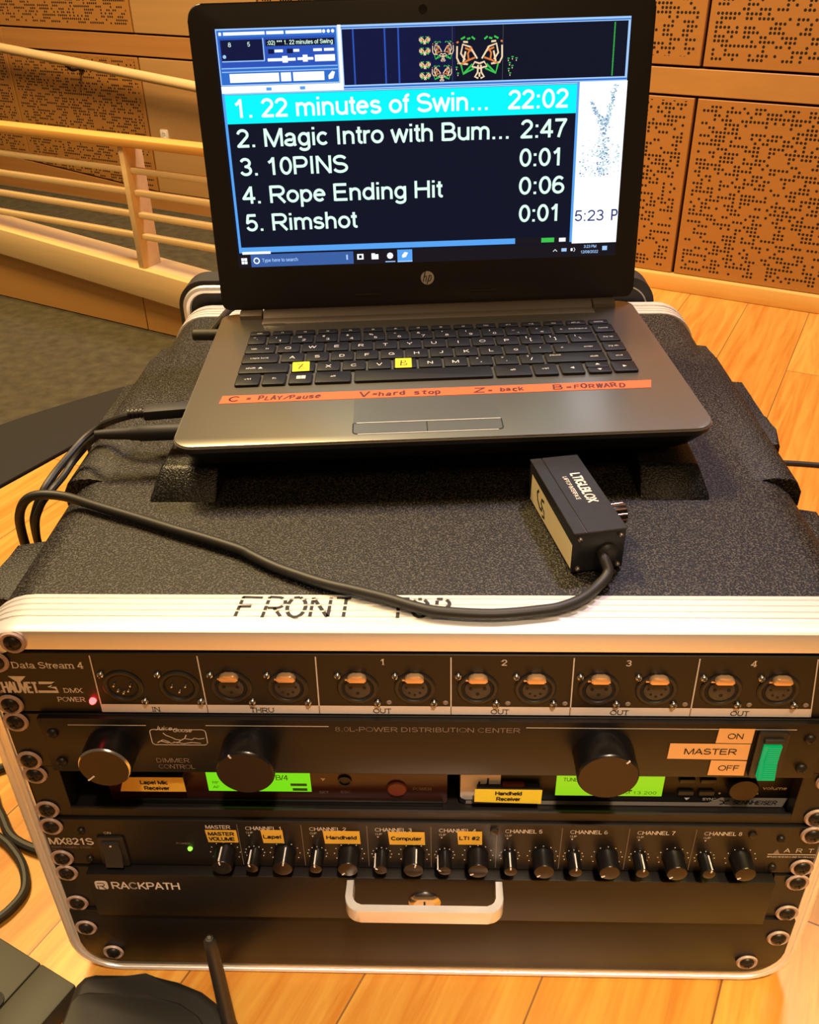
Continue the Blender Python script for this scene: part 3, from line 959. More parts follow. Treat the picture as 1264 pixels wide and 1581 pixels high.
# the opening is lower than the lip at the top, so fill the corners of the opening at the bottom
for ins, rr in ((3.2, 2.4), (8.8, 2.4)):       # two beads run round the sides and the bottom of the frame
    ro = [(x, z) for x, z in rrect(-HX + ins, HX - ins, ZB + ins, ZT - ins, 34 - ins, 8)]
    k0 = 18
    fr.tube([(HX - ins, 0.6, -6)] + [(x, 0.6, z) for x, z in ro[17:8:-1]] + [(x, 0.6, z) for x, z in ro[8::-1]] + [(-HX + ins, 0.6, -6)], rr, seg=8, smooth=1)
fro = fr.build('front_frame', case, sharp=25)
prof_b = [(470, 13), (497, 13), (497.5, 12.5), (497.5, 2), (496, 0.3), (490, 0), (487, 0), (486.2, 3.5), (482.6, 3.5), (481.8, 0), (478, 0), (477.4, 1.2), (476.6, 1.2), (476, 0), (472, 0), (471.4, 1.2), (470.6, 1.2), (470, 0), (464.5, 0.1), (464, 1.2), (464, 9)]
q = ringed(prof_b, mname='alu')
q.build('rear_frame', case, sharp=25)

# shell with raised edge bands, side bumps
sh = MB('shell')
o1 = rrect(-247, 247, -298, 14.2, 30, 8)
o2 = rrect(-244.5, 244.5, -296, 13.6, 27, 8)
n = len(o1)
rings = [(31, o2), (36, o1), (462, o1), (466, o2)]
vs = [(x, y, z) for y, oo in rings for x, z in oo]
fs = []
for i in range(len(rings) - 1):
    for k in range(n):
        k2 = (k + 1) % n
        fs.append((i * n + k, i * n + k2, (i + 1) * n + k2, (i + 1) * n + k))
sh.raw(vs, fs)
for sx in (-1, 1):
    # raised band along the top edge between the two notches
    pl = [(213, 10), (213, 14.0), (228, 15.8), (238, 15.6), (244, 12), (247.8, 5), (247.8, -6), (240, -6)]
    sh.prism([(sx * x, z) for x, z in pl], 'y', 156, 366, bev=1.2)
    # castle-shaped bumps on the sides
    def bump(y0, y1, x1, zt, zb, notch=None):
        pts = [(240, y0), (x1, y0 + 6), (x1 + 1, (y0 + y1) / 2), (x1, y1 - 6), (240, y1)]
        if notch:
            a, c = notch
            pts = [(240, y0), (x1 - 2, y0 + 5), (x1 + 2, y0 + 28), (x1 + 2, a - 4), (x1 - 3, a + 6), (x1 - 3, c - 6), (x1 + 1, c + 4), (x1 + 1, y1 - 4), (240, y1)]
        sh.prism([(sx * x, y) for x, y in pts], 'z', zb, zt, bev=2.5, seg=2)
    bump(228, 347, 261, 0, -120, (281, 313))
    bump(44, 108 if sx < 0 else 160, 260, 0 if sx < 0 else -8, -120)
    bump(392, 452, 259, -10, -120)
sh.build('shell', case)

# raised stacking pad the laptop sits on: two front blocks, a set back middle, a rear slab
pd = MB(['shellpad', 'shell'])


def pad_block(x0, x1, yf, yb, m='shellpad'):
    s0 = 6 if x0 < -150 else 1
    s1 = 6 if x1 > 150 else 1
    v = [(x0, yf, 13.5), (x1, yf, 13.5), (x1, yb, 13.5), (x0, yb, 13.5),
         (x0 + s0, yf + 20, 30), (x1 - s1, yf + 20, 30), (x1 - s1, yb - 12, 30), (x0 + s0, yb - 12, 30)]
    t = bmesh.new()
    bv = [t.verts.new(p) for p in v]
    for f in ((0, 3, 2, 1), (4, 5, 6, 7), (0, 1, 5, 4), (1, 2, 6, 5), (2, 3, 7, 6), (3, 0, 4, 7)):
        t.faces.new([bv[i] for i in f])
    bmesh.ops.bevel(t, geom=list(t.edges), offset=2.2, segments=2, affect='EDGES', profile=0.5)
    pd.merge(t, m)


pad_block(-181, -136, 128, 390)
pad_block(136, 181, 130, 390)
pad_block(-140, 140, 196, 390)
pd.build('stacking_pad', case)

# FRONT TOP, hand written with a marker over the ribs
TOPT = Matrix.Translation((0, 0, ZT))
fw = MB('ink')


def hand(pts, w=1.0):
    w = w + 0.9
    # break the stroke where the pen skipped over the grooves
    P = [Vector(p) for p in pts]
    out = []
    for a, c in zip(P, P[1:]):
        L = (c - a).length
        k = max(1, int(L / 0.7))
        for i in range(k):
            out.append(a.lerp(c, i / k))
    out.append(P[-1])
    run = []
    grooves = (11.8, 17.2, 22.4, 27.4)
    for p in out:
        if any(abs(p.y - g) < 0.28 for g in grooves) and not (len(pts) == 2 and abs(pts[0][1] - pts[1][1]) < 2.5):
            if len(run) > 1:
                fw.stroke(TOPT, run, w, lift=0.12)
            run = []
        else:
            run.append(p)
    if len(run) > 1:
        fw.stroke(TOPT, run, w, lift=0.12)


def arc(cx, cy, rx, ry, a0, a1, n=14):
    return [(cx + rx * math.cos(math.radians(a0 + (a1 - a0) * i / n)), cy + ry * math.sin(math.radians(a0 + (a1 - a0) * i / n))) for i in range(n + 1)]


hand([(-102, 11), (-100.2, 29.4)]); hand([(-100.6, 29.2), (-89.5, 28.6)], 1.2); hand([(-101, 20.8), (-94.6, 21.0)], 1.2)
hand([(-87.2, 11.5), (-85.6, 29.4)]); hand([(-85.6, 29.4)] + arc(-81, 24.4, 4.6, 4.6, 90, -90) + [(-85.4, 19.8)], 1.2); hand([(-82, 19.8), (-77, 12)])
hand(arc(-69.8, 20.6, 5.0, 8.6, 80, 440), 1.3)
hand([(-61.6, 11.6), (-61.4, 28.8)]); hand([(-61.4, 28.6), (-52.2, 12.2)], 1.3); hand([(-52.0, 11.8), (-51.6, 29)])
hand([(-43.6, 11.6), (-43.2, 28.5)]); hand([(-48.6, 28.6), (-40.6, 28.4)], 1.2)
hand([(-14.6, 11.4), (-14.3, 28.4)]); hand([(-21.4, 28.6), (-8.6, 28.2)], 1.2)
hand(arc(-2.6, 20.2, 4.6, 7.8, 80, 440), 1.2)
hand([(5.8, 12), (6.6, 28)]); hand([(6.4, 28)] + arc(8.6, 23.8, 4.6, 4.2, 90, -90) + [(6.2, 19.6)], 1.2)
fw.build('marker_writing', case)


def screw(parent, x, z, y, r=5.2, wash=True, head='blackscrew'):
    if wash:
        w = MB('washer')
        w.lathe([(r + 1.4, 0), (r + 2.2, 0.8), (r + 1.6, 2.0), (r + 0.2, 1.7), (r - 1.0, 0.9), (0, 0.9)], (x, y, z), seg=22)
        par = w.build('washer', parent)
        y0 = y - 0.9
    else:
        par = parent
        y0 = y
    s = MB(head)
    k = 1.0 if not wash else 1.35
    s.lathe([(r * 0.98, 0), (r * 0.98, 0.5 * k), (r * 0.8, 1.5 * k), (r * 0.45, 2.1 * k), (0, 2.3 * k)], (x, y0, z), seg=20)
    for a in (0.4, 0.4 + PI / 2):
        c, sn = math.cos(a), math.sin(a)
        T = Matrix.Translation((x, y0 - 2.1 * k, z)) @ Matrix.Rotation(-a, 4, 'Y')
        s.box(-r * 0.5, r * 0.5, -0.3, 0.2, -r * 0.1, r * 0.1, 'dark', 0, 1, T)
    return s.build('screw', par)


# corner screws in the frame itself
for x, z in ((-219.5, 7.5), (220, 7.5)):
    screw(case, x, z, 0, 5.0, True)

# dark rack rails inside the frame, behind the ears of the units
for sx in (-1, 1):
    fl = MB('panel2')
    fl.box(sx * 229 - 9, sx * 229 + 9, 4, 7, -287, -2)
    fl.build('rack_rail', case)

# ------------------------------------------------------------------ unit 1: data splitter
F0 = front(0)
u1 = thing('data_splitter', 'top rack unit with twelve round connector sockets over a pale numbered strip', 'signal splitter', (0, 100, -44.4))
b = MB('panel')
b.box(-239.2, 239.2, 0, 3.5, -44.3, -0.4, bev=0.4, seg=1)
b.build('faceplate', u1)
b = MB('dkplastic')
b.box(-217, 217, 9, 190, -43.5, -1.5)
b.build('chassis', u1)
pr = MB(['print', 'strip', 'ink'])
for x, x2 in ((-180.5, -181.5), (-122.1, -121.8), (-58.4, -59), (13.9, 14.2), (79, 79.9), (144.8, 145.5), (206, 211)):
    pr.poly(F0, [(x - 0.35, -2), (x2 - 0.35, -45 + 1), (x2 + 0.35, -45 + 1), (x + 0.35, -2)], 'print', 0.2)
pr.poly(F0, [(-181.5, -44.1), (210.6, -44.1), (210, -38), (-181.3, -38)], 'strip', 0.12)
for x in (-121.8, -59, 14.2, 79.7, 145.4):
    pr.rect(F0, x - 0.3, x + 0.3, -44.1, -38, 'printdim', 0.24)
for s, x in (('IN', -150.9), ('THRU', -91), ('OUT', -24), ('OUT', 41.2), ('OUT', 106.8), ('OUT', 172.3)):
    pr.text(s, F0, x, -43.3, 3.5, None, 'ink', align='c', lift=0.3, serif=True)
for s, x in (('1', -22.6), ('2', 42.3), ('3', 108), ('4', 173.5)):
    pr.text(s, F0, x, -7.6, 4.2, None, 'print', align='c', bold=0.01, serif=True)
pr.text('Data Stream 4', F0, -224.9, -11.5, 4.6, 39.6, 'print', bold=0.012, serif=True)
pr.text('CHAUVET', F0, -237.8, -29.8, 8.2, 23.6, 'print', bold=0.022)
pr.stroke(F0, [(-213.0, -22.2), (-204.2, -22.2), (-208.0, -25.2), (-204.4, -25.6), (-203.6, -28.8), (-214.6, -28.8)], 1.9, 'print')
pr.poly(F0, [(-229, -17.3), (-219, -17.3), (-224, -22.6)], 'print', 0.2)
pr.text('DMX', F0, -200.3, -29.4, 3.4, 10.6, 'print', bold=0.01, serif=True)
pr.text('POWER', F0, -205.2, -36.2, 3.5, 15.6, 'print', bold=0.01, serif=True)
pr.build('printed_lettering', u1)
b = MB('led_r')
b.lathe([(1.9, 0), (1.9, 1.2), (1.3, 2.4), (0, 2.8)], (-185.2, 0, -35.0), seg=16)
b.build('power_light', u1, label='glowing red indicator light')
for i, x in enumerate((-166.4, -135.1, -106.3, -75.2, -36.8, -5.7, 28.5, 59.7, 93.9, 124.8, 159.4, 189.8)):
    zc = -24.3
    male = i < 2
    five = (i % 2 == 1)
    if male:
        five = (i == 0)
    s = MB(['black', 'dark', 'dkplastic'])
    s.lathe([(11.4, 0), (11.4, 0.5), (10.6, 1.1), (9.0, 1.1), (8.5, 0.6), (8.3, -3), (0, -3)], (x, 0, zc), seg=36)
    if male:
        s.lathe([(8.3, 0.7), (7.9, 0.3), (7.8, -2.6), (0, -2.6)], (x, 0, zc), seg=32, m='dark')
    else:
        s.lathe([(9.2, 1.15), (8.2, 0.4), (7.2, 0.4)], (x, 0, zc), seg=32, m='dark')
        s.lathe([(7.0, -2.5), (7.0, 1.0), (6.4, 1.3), (0, 1.3)], (x, 0, zc), seg=32, m='insert')
    pins = [(-4.6, 1.2), (-2.9, -2.6), (0, -4.1), (2.9, -2.6), (4.6, 1.2)] if five else [(-3.8, 0.9), (3.8, 0.9), (0, -3.0)]
    for px, pz in pins:
        if not male:
            s.disc((x + px, 0, zc + pz), 0.75 if five else 1.05, 1.25, 1.45, m='dark', seg=10)
    so = s.build('connector_socket', u1)
    if male:
        for px, pz in pins:
            pn = MB('chrome')
            pn.lathe([(0.85, -2.4), (0.85, 1.2), (0.5, 1.8), (0, 1.9)], (x + px, 0, zc + pz), seg=10)
            pn.build('pin', so)
    else:
        tb = MB('tab_lit')
        tb.prism(rrect(x - 5.2, x + 5.2, zc + 7.0, zc + 11.2, (1.2, 1.2, 3.0, 3.0), 5), 'y', -4.0, -0.5, bev=0.7)
        tb.box(x - 6.6, x + 4.6, -1.6, -0.4, zc + 6.4, zc + 7.2)
        tb.build('latch_tab', so)
    for dx, dz in ((-10.6, 8.7), (10.5, -10.8)):
        screw(so, x + dx, zc + dz, 0, 2.2, False, 'chrome')
    if i >= 4:
        l = MB('printdim')
        l.lathe([(1.5, 0), (1.5, 0.4), (0.9, 0.8), (0, 0.5)], (x + 16.8, 0, zc - 10.8), seg=14)
        l.build('status_light', u1)
for x in (-232.5, 232.5):
    for z in (-6.35, -38.1):
        screw(u1, x, z, 0)

# ------------------------------------------------------------------ unit 2: power distribution
Y2 = -4.0
F2 = front(Y2)
u2 = thing('power_distribution_unit', 'black rack unit with three big round knobs and a green lit rocker switch', 'power distributor', (0, 100, -88.6))
b = MB('panel2')
b.box(-239.2, 239.2, -0.6, 3.5, -88.4, -45.4, bev=0.3, seg=1)
b.prism(rrect(-219, 220.5, -88.4, -45.6, 1.5), 'y', Y2, -0.6, bev=0.5, seg=2)
b.build('faceplate', u2)
b = MB('dkplastic')
b.box(-217, 217, 9, 200, -88, -45.5)
b.build('chassis', u2)
pr = MB(['print', 'printdim'])
pr.rect(F2, -201.6, -157.1, -50.6, -50.1, 'print', 0.15)
pr.rect(F2, -123.3, -54, -50.3, -49.8, 'print', 0.15)
pr.rect(F2, 55.8, 203.8, -50.1, -49.6, 'print', 0.15)
pr.text('8.0L-POWER DISTRIBUTION CENTER', F2, -50.8, -53.8, 3.6, 103.6, 'printdim', bold=-0.002)
pr.text('DIMMER', F2, -156.1, -80.2, 3.6, 19.5, 'printdim', bold=-0.006)
pr.text('CONTROL', F2, -155.6, -85.4, 3.6, 21.5, 'printdim', bold=-0.006)
# goose badge: frame, name, and a bird drawn in line
fo = rrect(-155.8, -124.0, -65.6, -53.4, 2.2, 4)
pr.stroke(F2, fo[8:] + fo[:1], 0.5, 'print')
pr.stroke(F2, fo[:8], 0.5, 'print')
pr.text('Juice', F2, -152.8, -54.0, 3.2, 10, 'print', shear=0.3, bold=0.006)
pr.text('Goose', F2, -142.8, -55.4, 3.2, 11, 'print', shear=0.3, bold=0.006)
pr.stroke(F2, [(-148.4, -56.2), (-147.0, -58.0), (-144.2, -59.6), (-142, -61.2), (-139.0, -61.8), (-136.6, -60.4), (-135.4, -57.6)], 0.55, 'print')
pr.stroke(F2, [(-152.8, -64.0), (-149.4, -61.6), (-146.8, -62.8), (-145, -64.4), (-141.6, -63.4), (-138, -64.6), (-133, -63.6), (-128, -64.2)], 0.5, 'print')
pr.stroke(F2, [(-136.2, -60.6), (-132.6, -61.4), (-131, -60.0), (-128.6, -60.8), (-125.4, -60.2)], 0.5, 'print')
pr.stroke(F2, [(-150.6, -62.6), (-146.4, -64.2)], 0.6, 'print')
pr.stroke(F2, [(-139.0, -61.8), (-141.4, -64.2), (-143.4, -63.0)], 0.5, 'print')
pr.build('printed_lettering', u2)


def big_knob(parent, x, z, r, length, pointer, ring):
    k = MB(['knobblack', 'knobface', 'chrome'])
    k.lathe([(r * 0.98, 0), (r, 1), (r, length - 1.2)], (x, Y2, z), seg=48)
    k.lathe([(r, length - 1.2), (r - 0.35, length - 0.5), (r - 0.9, length)], (x, Y2, z), seg=48, m='chrome' if ring else 'knobblack')
    k.lathe([(r - 0.9, length), (r * 0.5, length - 0.15), (0, length - 0.15)], (x, Y2, z), seg=48, m='knobface')
    ko = k.build('knob', parent)
    p = MB('white')
    T = front(Y2 - length) @ Matrix.Translation((x, z, 0)) @ Matrix.Rotation(math.radians(pointer), 4, 'Z')
    p.box(r * (0.62 if ring else 0.84), r * 0.98, -0.45, 0.45, -0.6, 0.25, None, 0, 1, T)
    p.build('pointer_mark', ko)


big_knob(u2, -179.3, -67.6, 14.8, 16.4, 222, True)
big_knob(u2, -99.8, -68.4, 16.4, 18.2, 118, False)
big_knob(u2, 99.9, -68.2, 17.0, 18.8, 52, False)
lb = MB(['label_o', 'ink'])
lb.poly(F2, [(161.2, -60.4), (181.0, -60.6), (181.1, -49.2), (161.6, -49.0)], 'label_o', 0.3)
lb.text('ON', F2, 171.4, -57.0, 4.3, None, 'ink', align='c', lift=0.45)
lb.build('on_label', u2)
lb = MB(['label_o', 'ink'])
lb.poly(F2, [(136.2, -73.2), (181.0, -73.8), (180.8, -61.1), (136.4, -60.9)], 'label_o', 0.3)
lb.text('MASTER', F2, 159.5, -69.4, 4.6, 29.5, 'ink', align='c', lift=0.45, bold=0.008)
lb.build('master_label', u2)
lb = MB(['label_o', 'ink'])
lb.poly(F2, [(160.8, -86.4), (181.3, -86.6), (181.0, -74.6), (161.0, -74.2)], 'label_o', 0.3)
lb.text('OFF', F2, 171.8, -82.4, 4.3, None, 'ink', align='c', lift=0.45)
lb.build('off_label', u2)
s = MB('black')
s.prism(rrect(183.2, 199.8, -86.4, -50.6, 1.2), 'y', Y2 - 2.2, Y2, bev=0.7)
so = s.build('rocker_switch', u2)
s = MB('dkplastic')
s.box(186.5, 197.5, Y2 - 4.0, Y2 - 2.0, -57.6, -54.4, bev=0.6)
s.build('rocker_top', so)
s = MB('rocker')
s.prism([(-58.8, Y2 - 2), (-58.8, Y2 - 4.2), (-71, Y2 - 3.4), (-84.2, Y2 - 6.0), (-84.4, Y2 - 2)], 'x', 187, 196.6, T=Matrix(((1, 0, 0, 0), (0, 0, 1, 0), (0, 1, 0, 0), (0, 0, 0, 1))))
for k in range(16):
    zz = -60 - k * 1.5
    s.box(189.2, 196.2, Y2 - 4.6 - max(0, k - 8) * 0.22, Y2 - 3.6, zz - 0.45, zz + 0.45)
s.build('lit_rocker', so, label='glowing green translucent rocker')
for x in (-211.8, 212.5):
    for z in (-57, -80.4):
        screw(u2, x, z, Y2, 3.4, False)
for x in (-232.5, 232.5):
    for z in (-50.8, -82.4):
        screw(u2, x, z, -0.6)

# ------------------------------------------------------------------ unit 3: shelf with two receivers
sf = thing('rack_shelf', 'black vented rack shelf holding two radio microphone receivers', 'shelf', (0, 120, -133))
for sx in (-1, 1):
    b = MB('panel2')
    b.box(sx * 228.5 - 10.7, sx * 228.5 + 10.7, 0, 3.0, -133, -89, bev=0.3, seg=1)
    b.box(sx * 219 - 1, sx * 219 + 1, 2.9, 260, -133, -89.5)
    b.build('side_bracket', sf)
b = MB('panel')
b.box(-218, 218, 2, 260, -133, -131)
b.prism([(0, -133), (0, -126.2), (0.8, -125.4), (1.8, -125.4), (2.6, -126.2), (2.6, -133)], 'x', -218, 218)
b.build('tray', sf)
for x in (-232.5, 232.5):
    for z in (-95.25, -126.6):
        screw(sf, x, z, 0)
YR = 10.0
FR = front(YR)
r1 = thing('lapel_mic_receiver', 'dark red fronted receiver on the left half of the shelf, green display', 'radio receiver', (-92, 100, -131))
b = MB('dkplastic')
b.box(-196, 12, YR + 1, 170, -130.5, -90, bev=1)
b.build('housing', r1)
b = MB('maroon')
b.prism(rrect(-196, 12.5, -130.5, -90, 2), 'y', YR, YR + 2, bev=0.6)
b.build('faceplate', r1)
b = MB('alu2')
b.box(-186, 10, YR - 2.2, YR, -130.4, -127.0, 'panel2', 0.5)
b.build('front_bar', r1)
b = MB(['lcd', 'lcdink'])
b.rect(FR, -134, -70.5, -120.5, -96.5, 'lcd', 0.4)
b.text('1 B/4', FR, -96, -110.2, 4.6, 12, 'lcdink', lift=0.55)
b.rect(FR, -83, -73, -115.3, -113.0, 'lcdink', 0.55)
b.rect(FR, -82, -73, -119.6, -117.2, 'lcdink', 0.55)
b.text('RF', FR, -131, -114, 2.4, None, 'lcdink', lift=0.55)
b.text('AF', FR, -131, -118, 2.4, None, 'lcdink', lift=0.55)
b.build('display', r1, label='bright green lit display')
b = MB(['black', 'dark'])
b.lathe([(4.2, 0), (4.2, 1.6), (3.2, 1.6), (3.2, 0.6), (0, 0.6)], (-49.6, YR, -110.0), seg=22)
b.build('button', r1)
b = MB('redpl')
b.lathe([(6.2, 0), (6.2, 1.0), (5.4, 1.8), (0, 1.9)], (-18, YR, -116.5), seg=26)
b.build('power_button', r1)
b = MB('printdim')
b.text('POWER', FR, -8.5, -118.6, 2.6, 11.5, 'printdim')
b.poly(FR, [(-64.5, -108.6), (-61.2, -108.6), (-62.9, -111)], 'print', 0.15)
b.text('SET', FR, -63, -122.2, 2.2, None, 'printdim', align='c')
b.text('ESC', FR, -49.5, -121.6, 2.2, None, 'printdim', align='c')
b.build('printed_lettering', r1)
lb = MB(['label', 'ink'])
lb.poly(front(4), [(-186.4, -115.2), (-145.9, -115.0), (-146.2, -102.4), (-182.2, -102.6)], 'label', 0.0)
lb.text('Lapel Mic', front(4), -164.5, -108.4, 3.2, 17, 'ink', align='c', bold=0.055)
lb.text('Receiver', front(4), -163.5, -113.4, 3.2, 15.5, 'ink', align='c', bold=0.055)
lo = lb.build('name_label', r1)
lb = MB('dkplastic')
lb.box(-184, -147, 4.3, YR, -115, -103)
lb.build('label_holder', r1)

r2 = thing('handheld_mic_receiver', 'black receiver on the right half of the shelf with a white corner and green display', 'radio receiver', (118, 100, -131))
b = MB('dkplastic')
b.box(20, 219, YR + 1, 170, -130.5, -90, bev=1)
b.build('housing', r2)
b = MB('panel2')
b.prism(rrect(20, 218.5, -130.5, -90, 3), 'y', YR, YR + 2, bev=0.6)
b.build('faceplate', r2)
b = MB(['band'])
b.poly(FR, [(24, -130), (216, -130), (220 - 2, -122), (216, -122), (178, -122), (171, -126.6), (24, -126.6)], 'band', 0.3)
b.build('lower_band', r2)
b = MB(['print', 'ink', 'printdim'])
b.text('SENNHEISER', FR, 185.5, -127.8, 3.6, 26.5, 'ink', bold=0.02, lift=0.5, shear=0.15)
b.stroke(FR, [(178.2, -127.8), (180.0, -127.2), (181.2, -125.0), (183.4, -124.4)], 1.0, 'ink', 0.5)
b.stroke(FR, [(177.6, -124.4), (179.6, -124.8), (181, -127.2), (182.8, -127.8)], 0.7, 'ink', 0.5)
b.text('volume', FR, 201.5, -114.8, 2.8, 14.5, 'print', bold=0.0)
b.disc((176.6, YR, -118.4), 0.7, 0.05, 0.3, m='print', seg=10)
b.disc((199, YR, -118.4), 0.7, 0.05, 0.3, m='print', seg=10)
b.poly(FR, [(156, -122.4), (159.4, -122.4), (157.7, -124.6)], 'print', 0.4)
b.text('SYNC', FR, 167, -124.6, 2.2, None, 'print', lift=0.4)
b.build('printed_lettering', r2)
b = MB('white')
b.prism(rrect(20.5, 44.5, -125, -91, 2.5), 'y', YR - 1.2, YR, bev=0.5)
b.stroke(front(YR - 1.2), [(31.6, -113.2), (31.8, -108.8)], 1.2, 'ink')
b.stroke(front(YR - 1.2), [(31.6, -112.4), (37.4, -110.6)], 0.9, 'ink')
b.stroke(front(YR - 1.2), [(37.0, -105.8), (36.8, -112.6)], 1.2, 'ink')
b.build('tape_patch', r2, label='white tape with a hand marked letter')
b = MB('redpl')
b.box(45.5, 59, YR - 3.5, YR, -116.5, -109, bev=1)
b.build('power_button', r2)
lb = MB(['label_y', 'ink'])
lb.poly(front(4.0), [(28.8, -121.4), (69.0, -122.6), (69.2, -110.2), (29, -110.0)], 'label_y', 0.0)
lb.text('Handheld', front(4.0), 49.2, -115.0, 3.2, 16, 'ink', align='c', bold=0.055)
lb.text('Receiver', front(4.0), 49.2, -120.0, 3.2, 14.5, 'ink', align='c', bold=0.055)
lb.build('name_label', r2)
lb = MB('dkplastic')
lb.box(30.5, 68, 4.3, YR, -121, -111)
lb.build('label_holder', r2)
b = MB(['lcd2', 'lcdink'])
b.rect(FR, 78, 142.2, -121.4, -96.5, 'lcd2', 0.4)
b.text('TUNE', FR, 82, -108.8, 3.2, 9, 'lcdink', lift=0.55)
for k in range(4):
    b.rect(FR, 119, 124, -117 + k * 3.0, -115.8 + k * 3.0, 'lcdink', 0.55)
b.text('M 13.200', FR, 119, -119.6, 2.6, 20, 'lcdink', lift=0.55)
b.build('display', r2, label='bright green lit display')
for x, z in ((155.5, -106.5), (168, -106.5), (156, -117.0), (168.4, -117.0)):
    b = MB('black' if z > -110 else 'graybox')
    b.box(x - 4.6, x + 4.6, YR - 2, YR, z - 1.8, z + 1.8, bev=0.5)
    b.build('button', r2)
b = MB(['knobblack', 'knobface'])
b.lathe([(9.0, 0), (9.0, 4), (8.4, 5.0)], (188.5, YR, -110.5), seg=32)
b.lathe([(8.4, 5.0), (0, 5.2)], (188.5, YR, -110.5), seg=32, m='knobface')
b.build('volume_knob', r2)

# ------------------------------------------------------------------ unit 4: mixer
Y4 = -2.0
F4 = front(Y4)
u4 = thing('rack_mixer', 'eight channel rack mixer with a row of small knobs under yellow name labels', 'mixer', (0, 100, -178))
b = MB('panel2')
b.box(-239.2, 239.2, Y4, 3.0, -177.8, -134.0, bev=0.5, seg=1)
b.build('faceplate', u4)
b = MB('dkplastic')
b.box(-217, 217, 9, 180, -177, -134.5)
b.build('chassis', u4)
KZ = -163.7
SM = [-108.3, -68.7, -28.3, 11, 51.4, 90.9, 131.5, 171.7]
LG = [-89.2, -48.7, -8.2, 31.6, 71.9, 111.7, 152.5, 193.7]
pr = MB(['print', 'printdim', 'ink'])
pr.text('MASTER', F4, -136.5, -141.4, 3.4, 15.5, 'print', bold=0.004)
for i in range(8):
    x = SM[i] - 3.6
    pr.text('CHANNEL %d' % (i + 1), F4, x, -142.2, 3.4, 22.8, 'print', bold=0.004)
    pr.text('CLIP', F4, SM[i] - 1.4, -145.4, 1.7, 4.2, 'print', align='c')
    pr.poly(F4, [(SM[i] - 2.6, -146.8), (SM[i] - 1.2, -146.8), (SM[i] - 1.9, -148.2)], 'print', 0.15)
    pr.rect(F4, SM[i] - 8.6, SM[i] - 8.3, -176, -137, 'printdim', 0.12)
for (xs, r) in ((SM, 6.1), (LG + [-127.0], 9.4)):
    for x in xs:
        for k in range(9):
            a = math.radians(-30 + 30 * k)
            pr.disc((x + r * math.cos(a), Y4, KZ + r * math.sin(a)), 0.38, 0.05, 0.25, m='print', seg=6)
pr.text('MX821S', F4, -238, -158.2, 6.4, 28.5, 'print', bold=0.022)
pr.text('EIGHT CHANNEL STEREO', F4, -237.4, -161.6, 1.7, 27, 'printdim')
pr.text('MIXER', F4, -237.4, -164.4, 1.7, 7, 'printdim')
pr.text('ON', F4, -199.0, -147.6, 2.2, None, 'print', align='c')
pr.text('POWER', F4, -152.6, -156.6, 1.7, None, 'printdim', align='c')
pr.text('OFF', F4, -193, -175.6, 1.7, None, 'printdim', align='c')
pr.text('A  R  T', F4, 218.8, -157.4, 3.8, 18, 'print')
pr.rect(F4, 209.6, 238.6, -159.7, -159.0, 'print', 0.15)
pr.poly(F4, [(212.6, -158.6), (216.6, -158.6), (214.6, -154.4)], 'printdim', 0.15)
pr.text('APPLIED RESEARCH AND TECHNOLOGY', F4, 209.6, -162.4, 1.5, 29, 'print')
pr.build('printed_lettering', u4)
s = MB('black')
s.prism(rrect(-206.6, -189.4, -177, -149.4, 1.2), 'y', Y4 - 1.6, Y4, bev=0.5)
so = s.build('power_switch', u4)
s = MB('dkplastic')
s.prism([(-153, Y4 - 1), (-153, Y4 - 3.0), (-163, Y4 - 2.2), (-174.2, Y4 - 5.0), (-174.2, Y4 - 1)], 'x', -203.6, -192.6, T=Matrix(((1, 0, 0, 0), (0, 0, 1, 0), (0, 1, 0, 0), (0, 0, 0, 1))))
s.disc((-198, Y4 - 2.8, -156), 0.7, 0, 0.4, m='white', seg=8)
s.build('rocker', so)
b = MB('led_g')
b.lathe([(1.5, 0), (1.5, 0.8), (1.0, 1.6), (0, 1.9)], (-148.9, Y4, -160.4), seg=14)
b.build('power_light', u4, label='small glowing green light')


def mix_knob(x, r, L, tick, side):
    k = MB(['knobblack', 'knobface'])
    pro = [(r * 1.02, 0), (r * 1.02, 1), (r * 0.97, 1.6), (r * 0.92, L - 1.2), (r * 0.86, L - 0.4)]
    k.lathe(pro, (x, Y4, KZ), seg=30)
    k.lathe([(r * 0.86, L - 0.4), (r * 0.6, L), (0, L)], (x, Y4, KZ), seg=30, m='knobface')
    ko = k.build('knob', u4)
    p = MB('white')
    # painted line along the side and over the rim of the cap
    a = math.radians(tick)
    T = front(Y4) @ Matrix.Translation((x, KZ, 0)) @ Matrix.Rotation(a, 4, 'Z')
    if side:
        p.box(r * 0.90, r * 0.97 + 0.35, -0.42, 0.42, 1.5, L - 0.6, None, 0, 1, T)
    p.box(r * 0.50, r * 0.84, -0.42, 0.42, L - 0.6, L + 0.15, None, 0, 1, T)
    p.build('pointer_line', ko)


mix_knob(-127.0, 7.0, 12.2, 100, True)
for i in range(8):
    mix_knob(SM[i], 4.5, 12.2, (112, 96, 150, 168, 92, 84, 80, 72)[i], True)
    big_on = (80, 232, 76, 214, 226, 218, 224, 222)[i]
    mix_knob(LG[i], 7.0, 12.2, big_on, i in (0, 2))


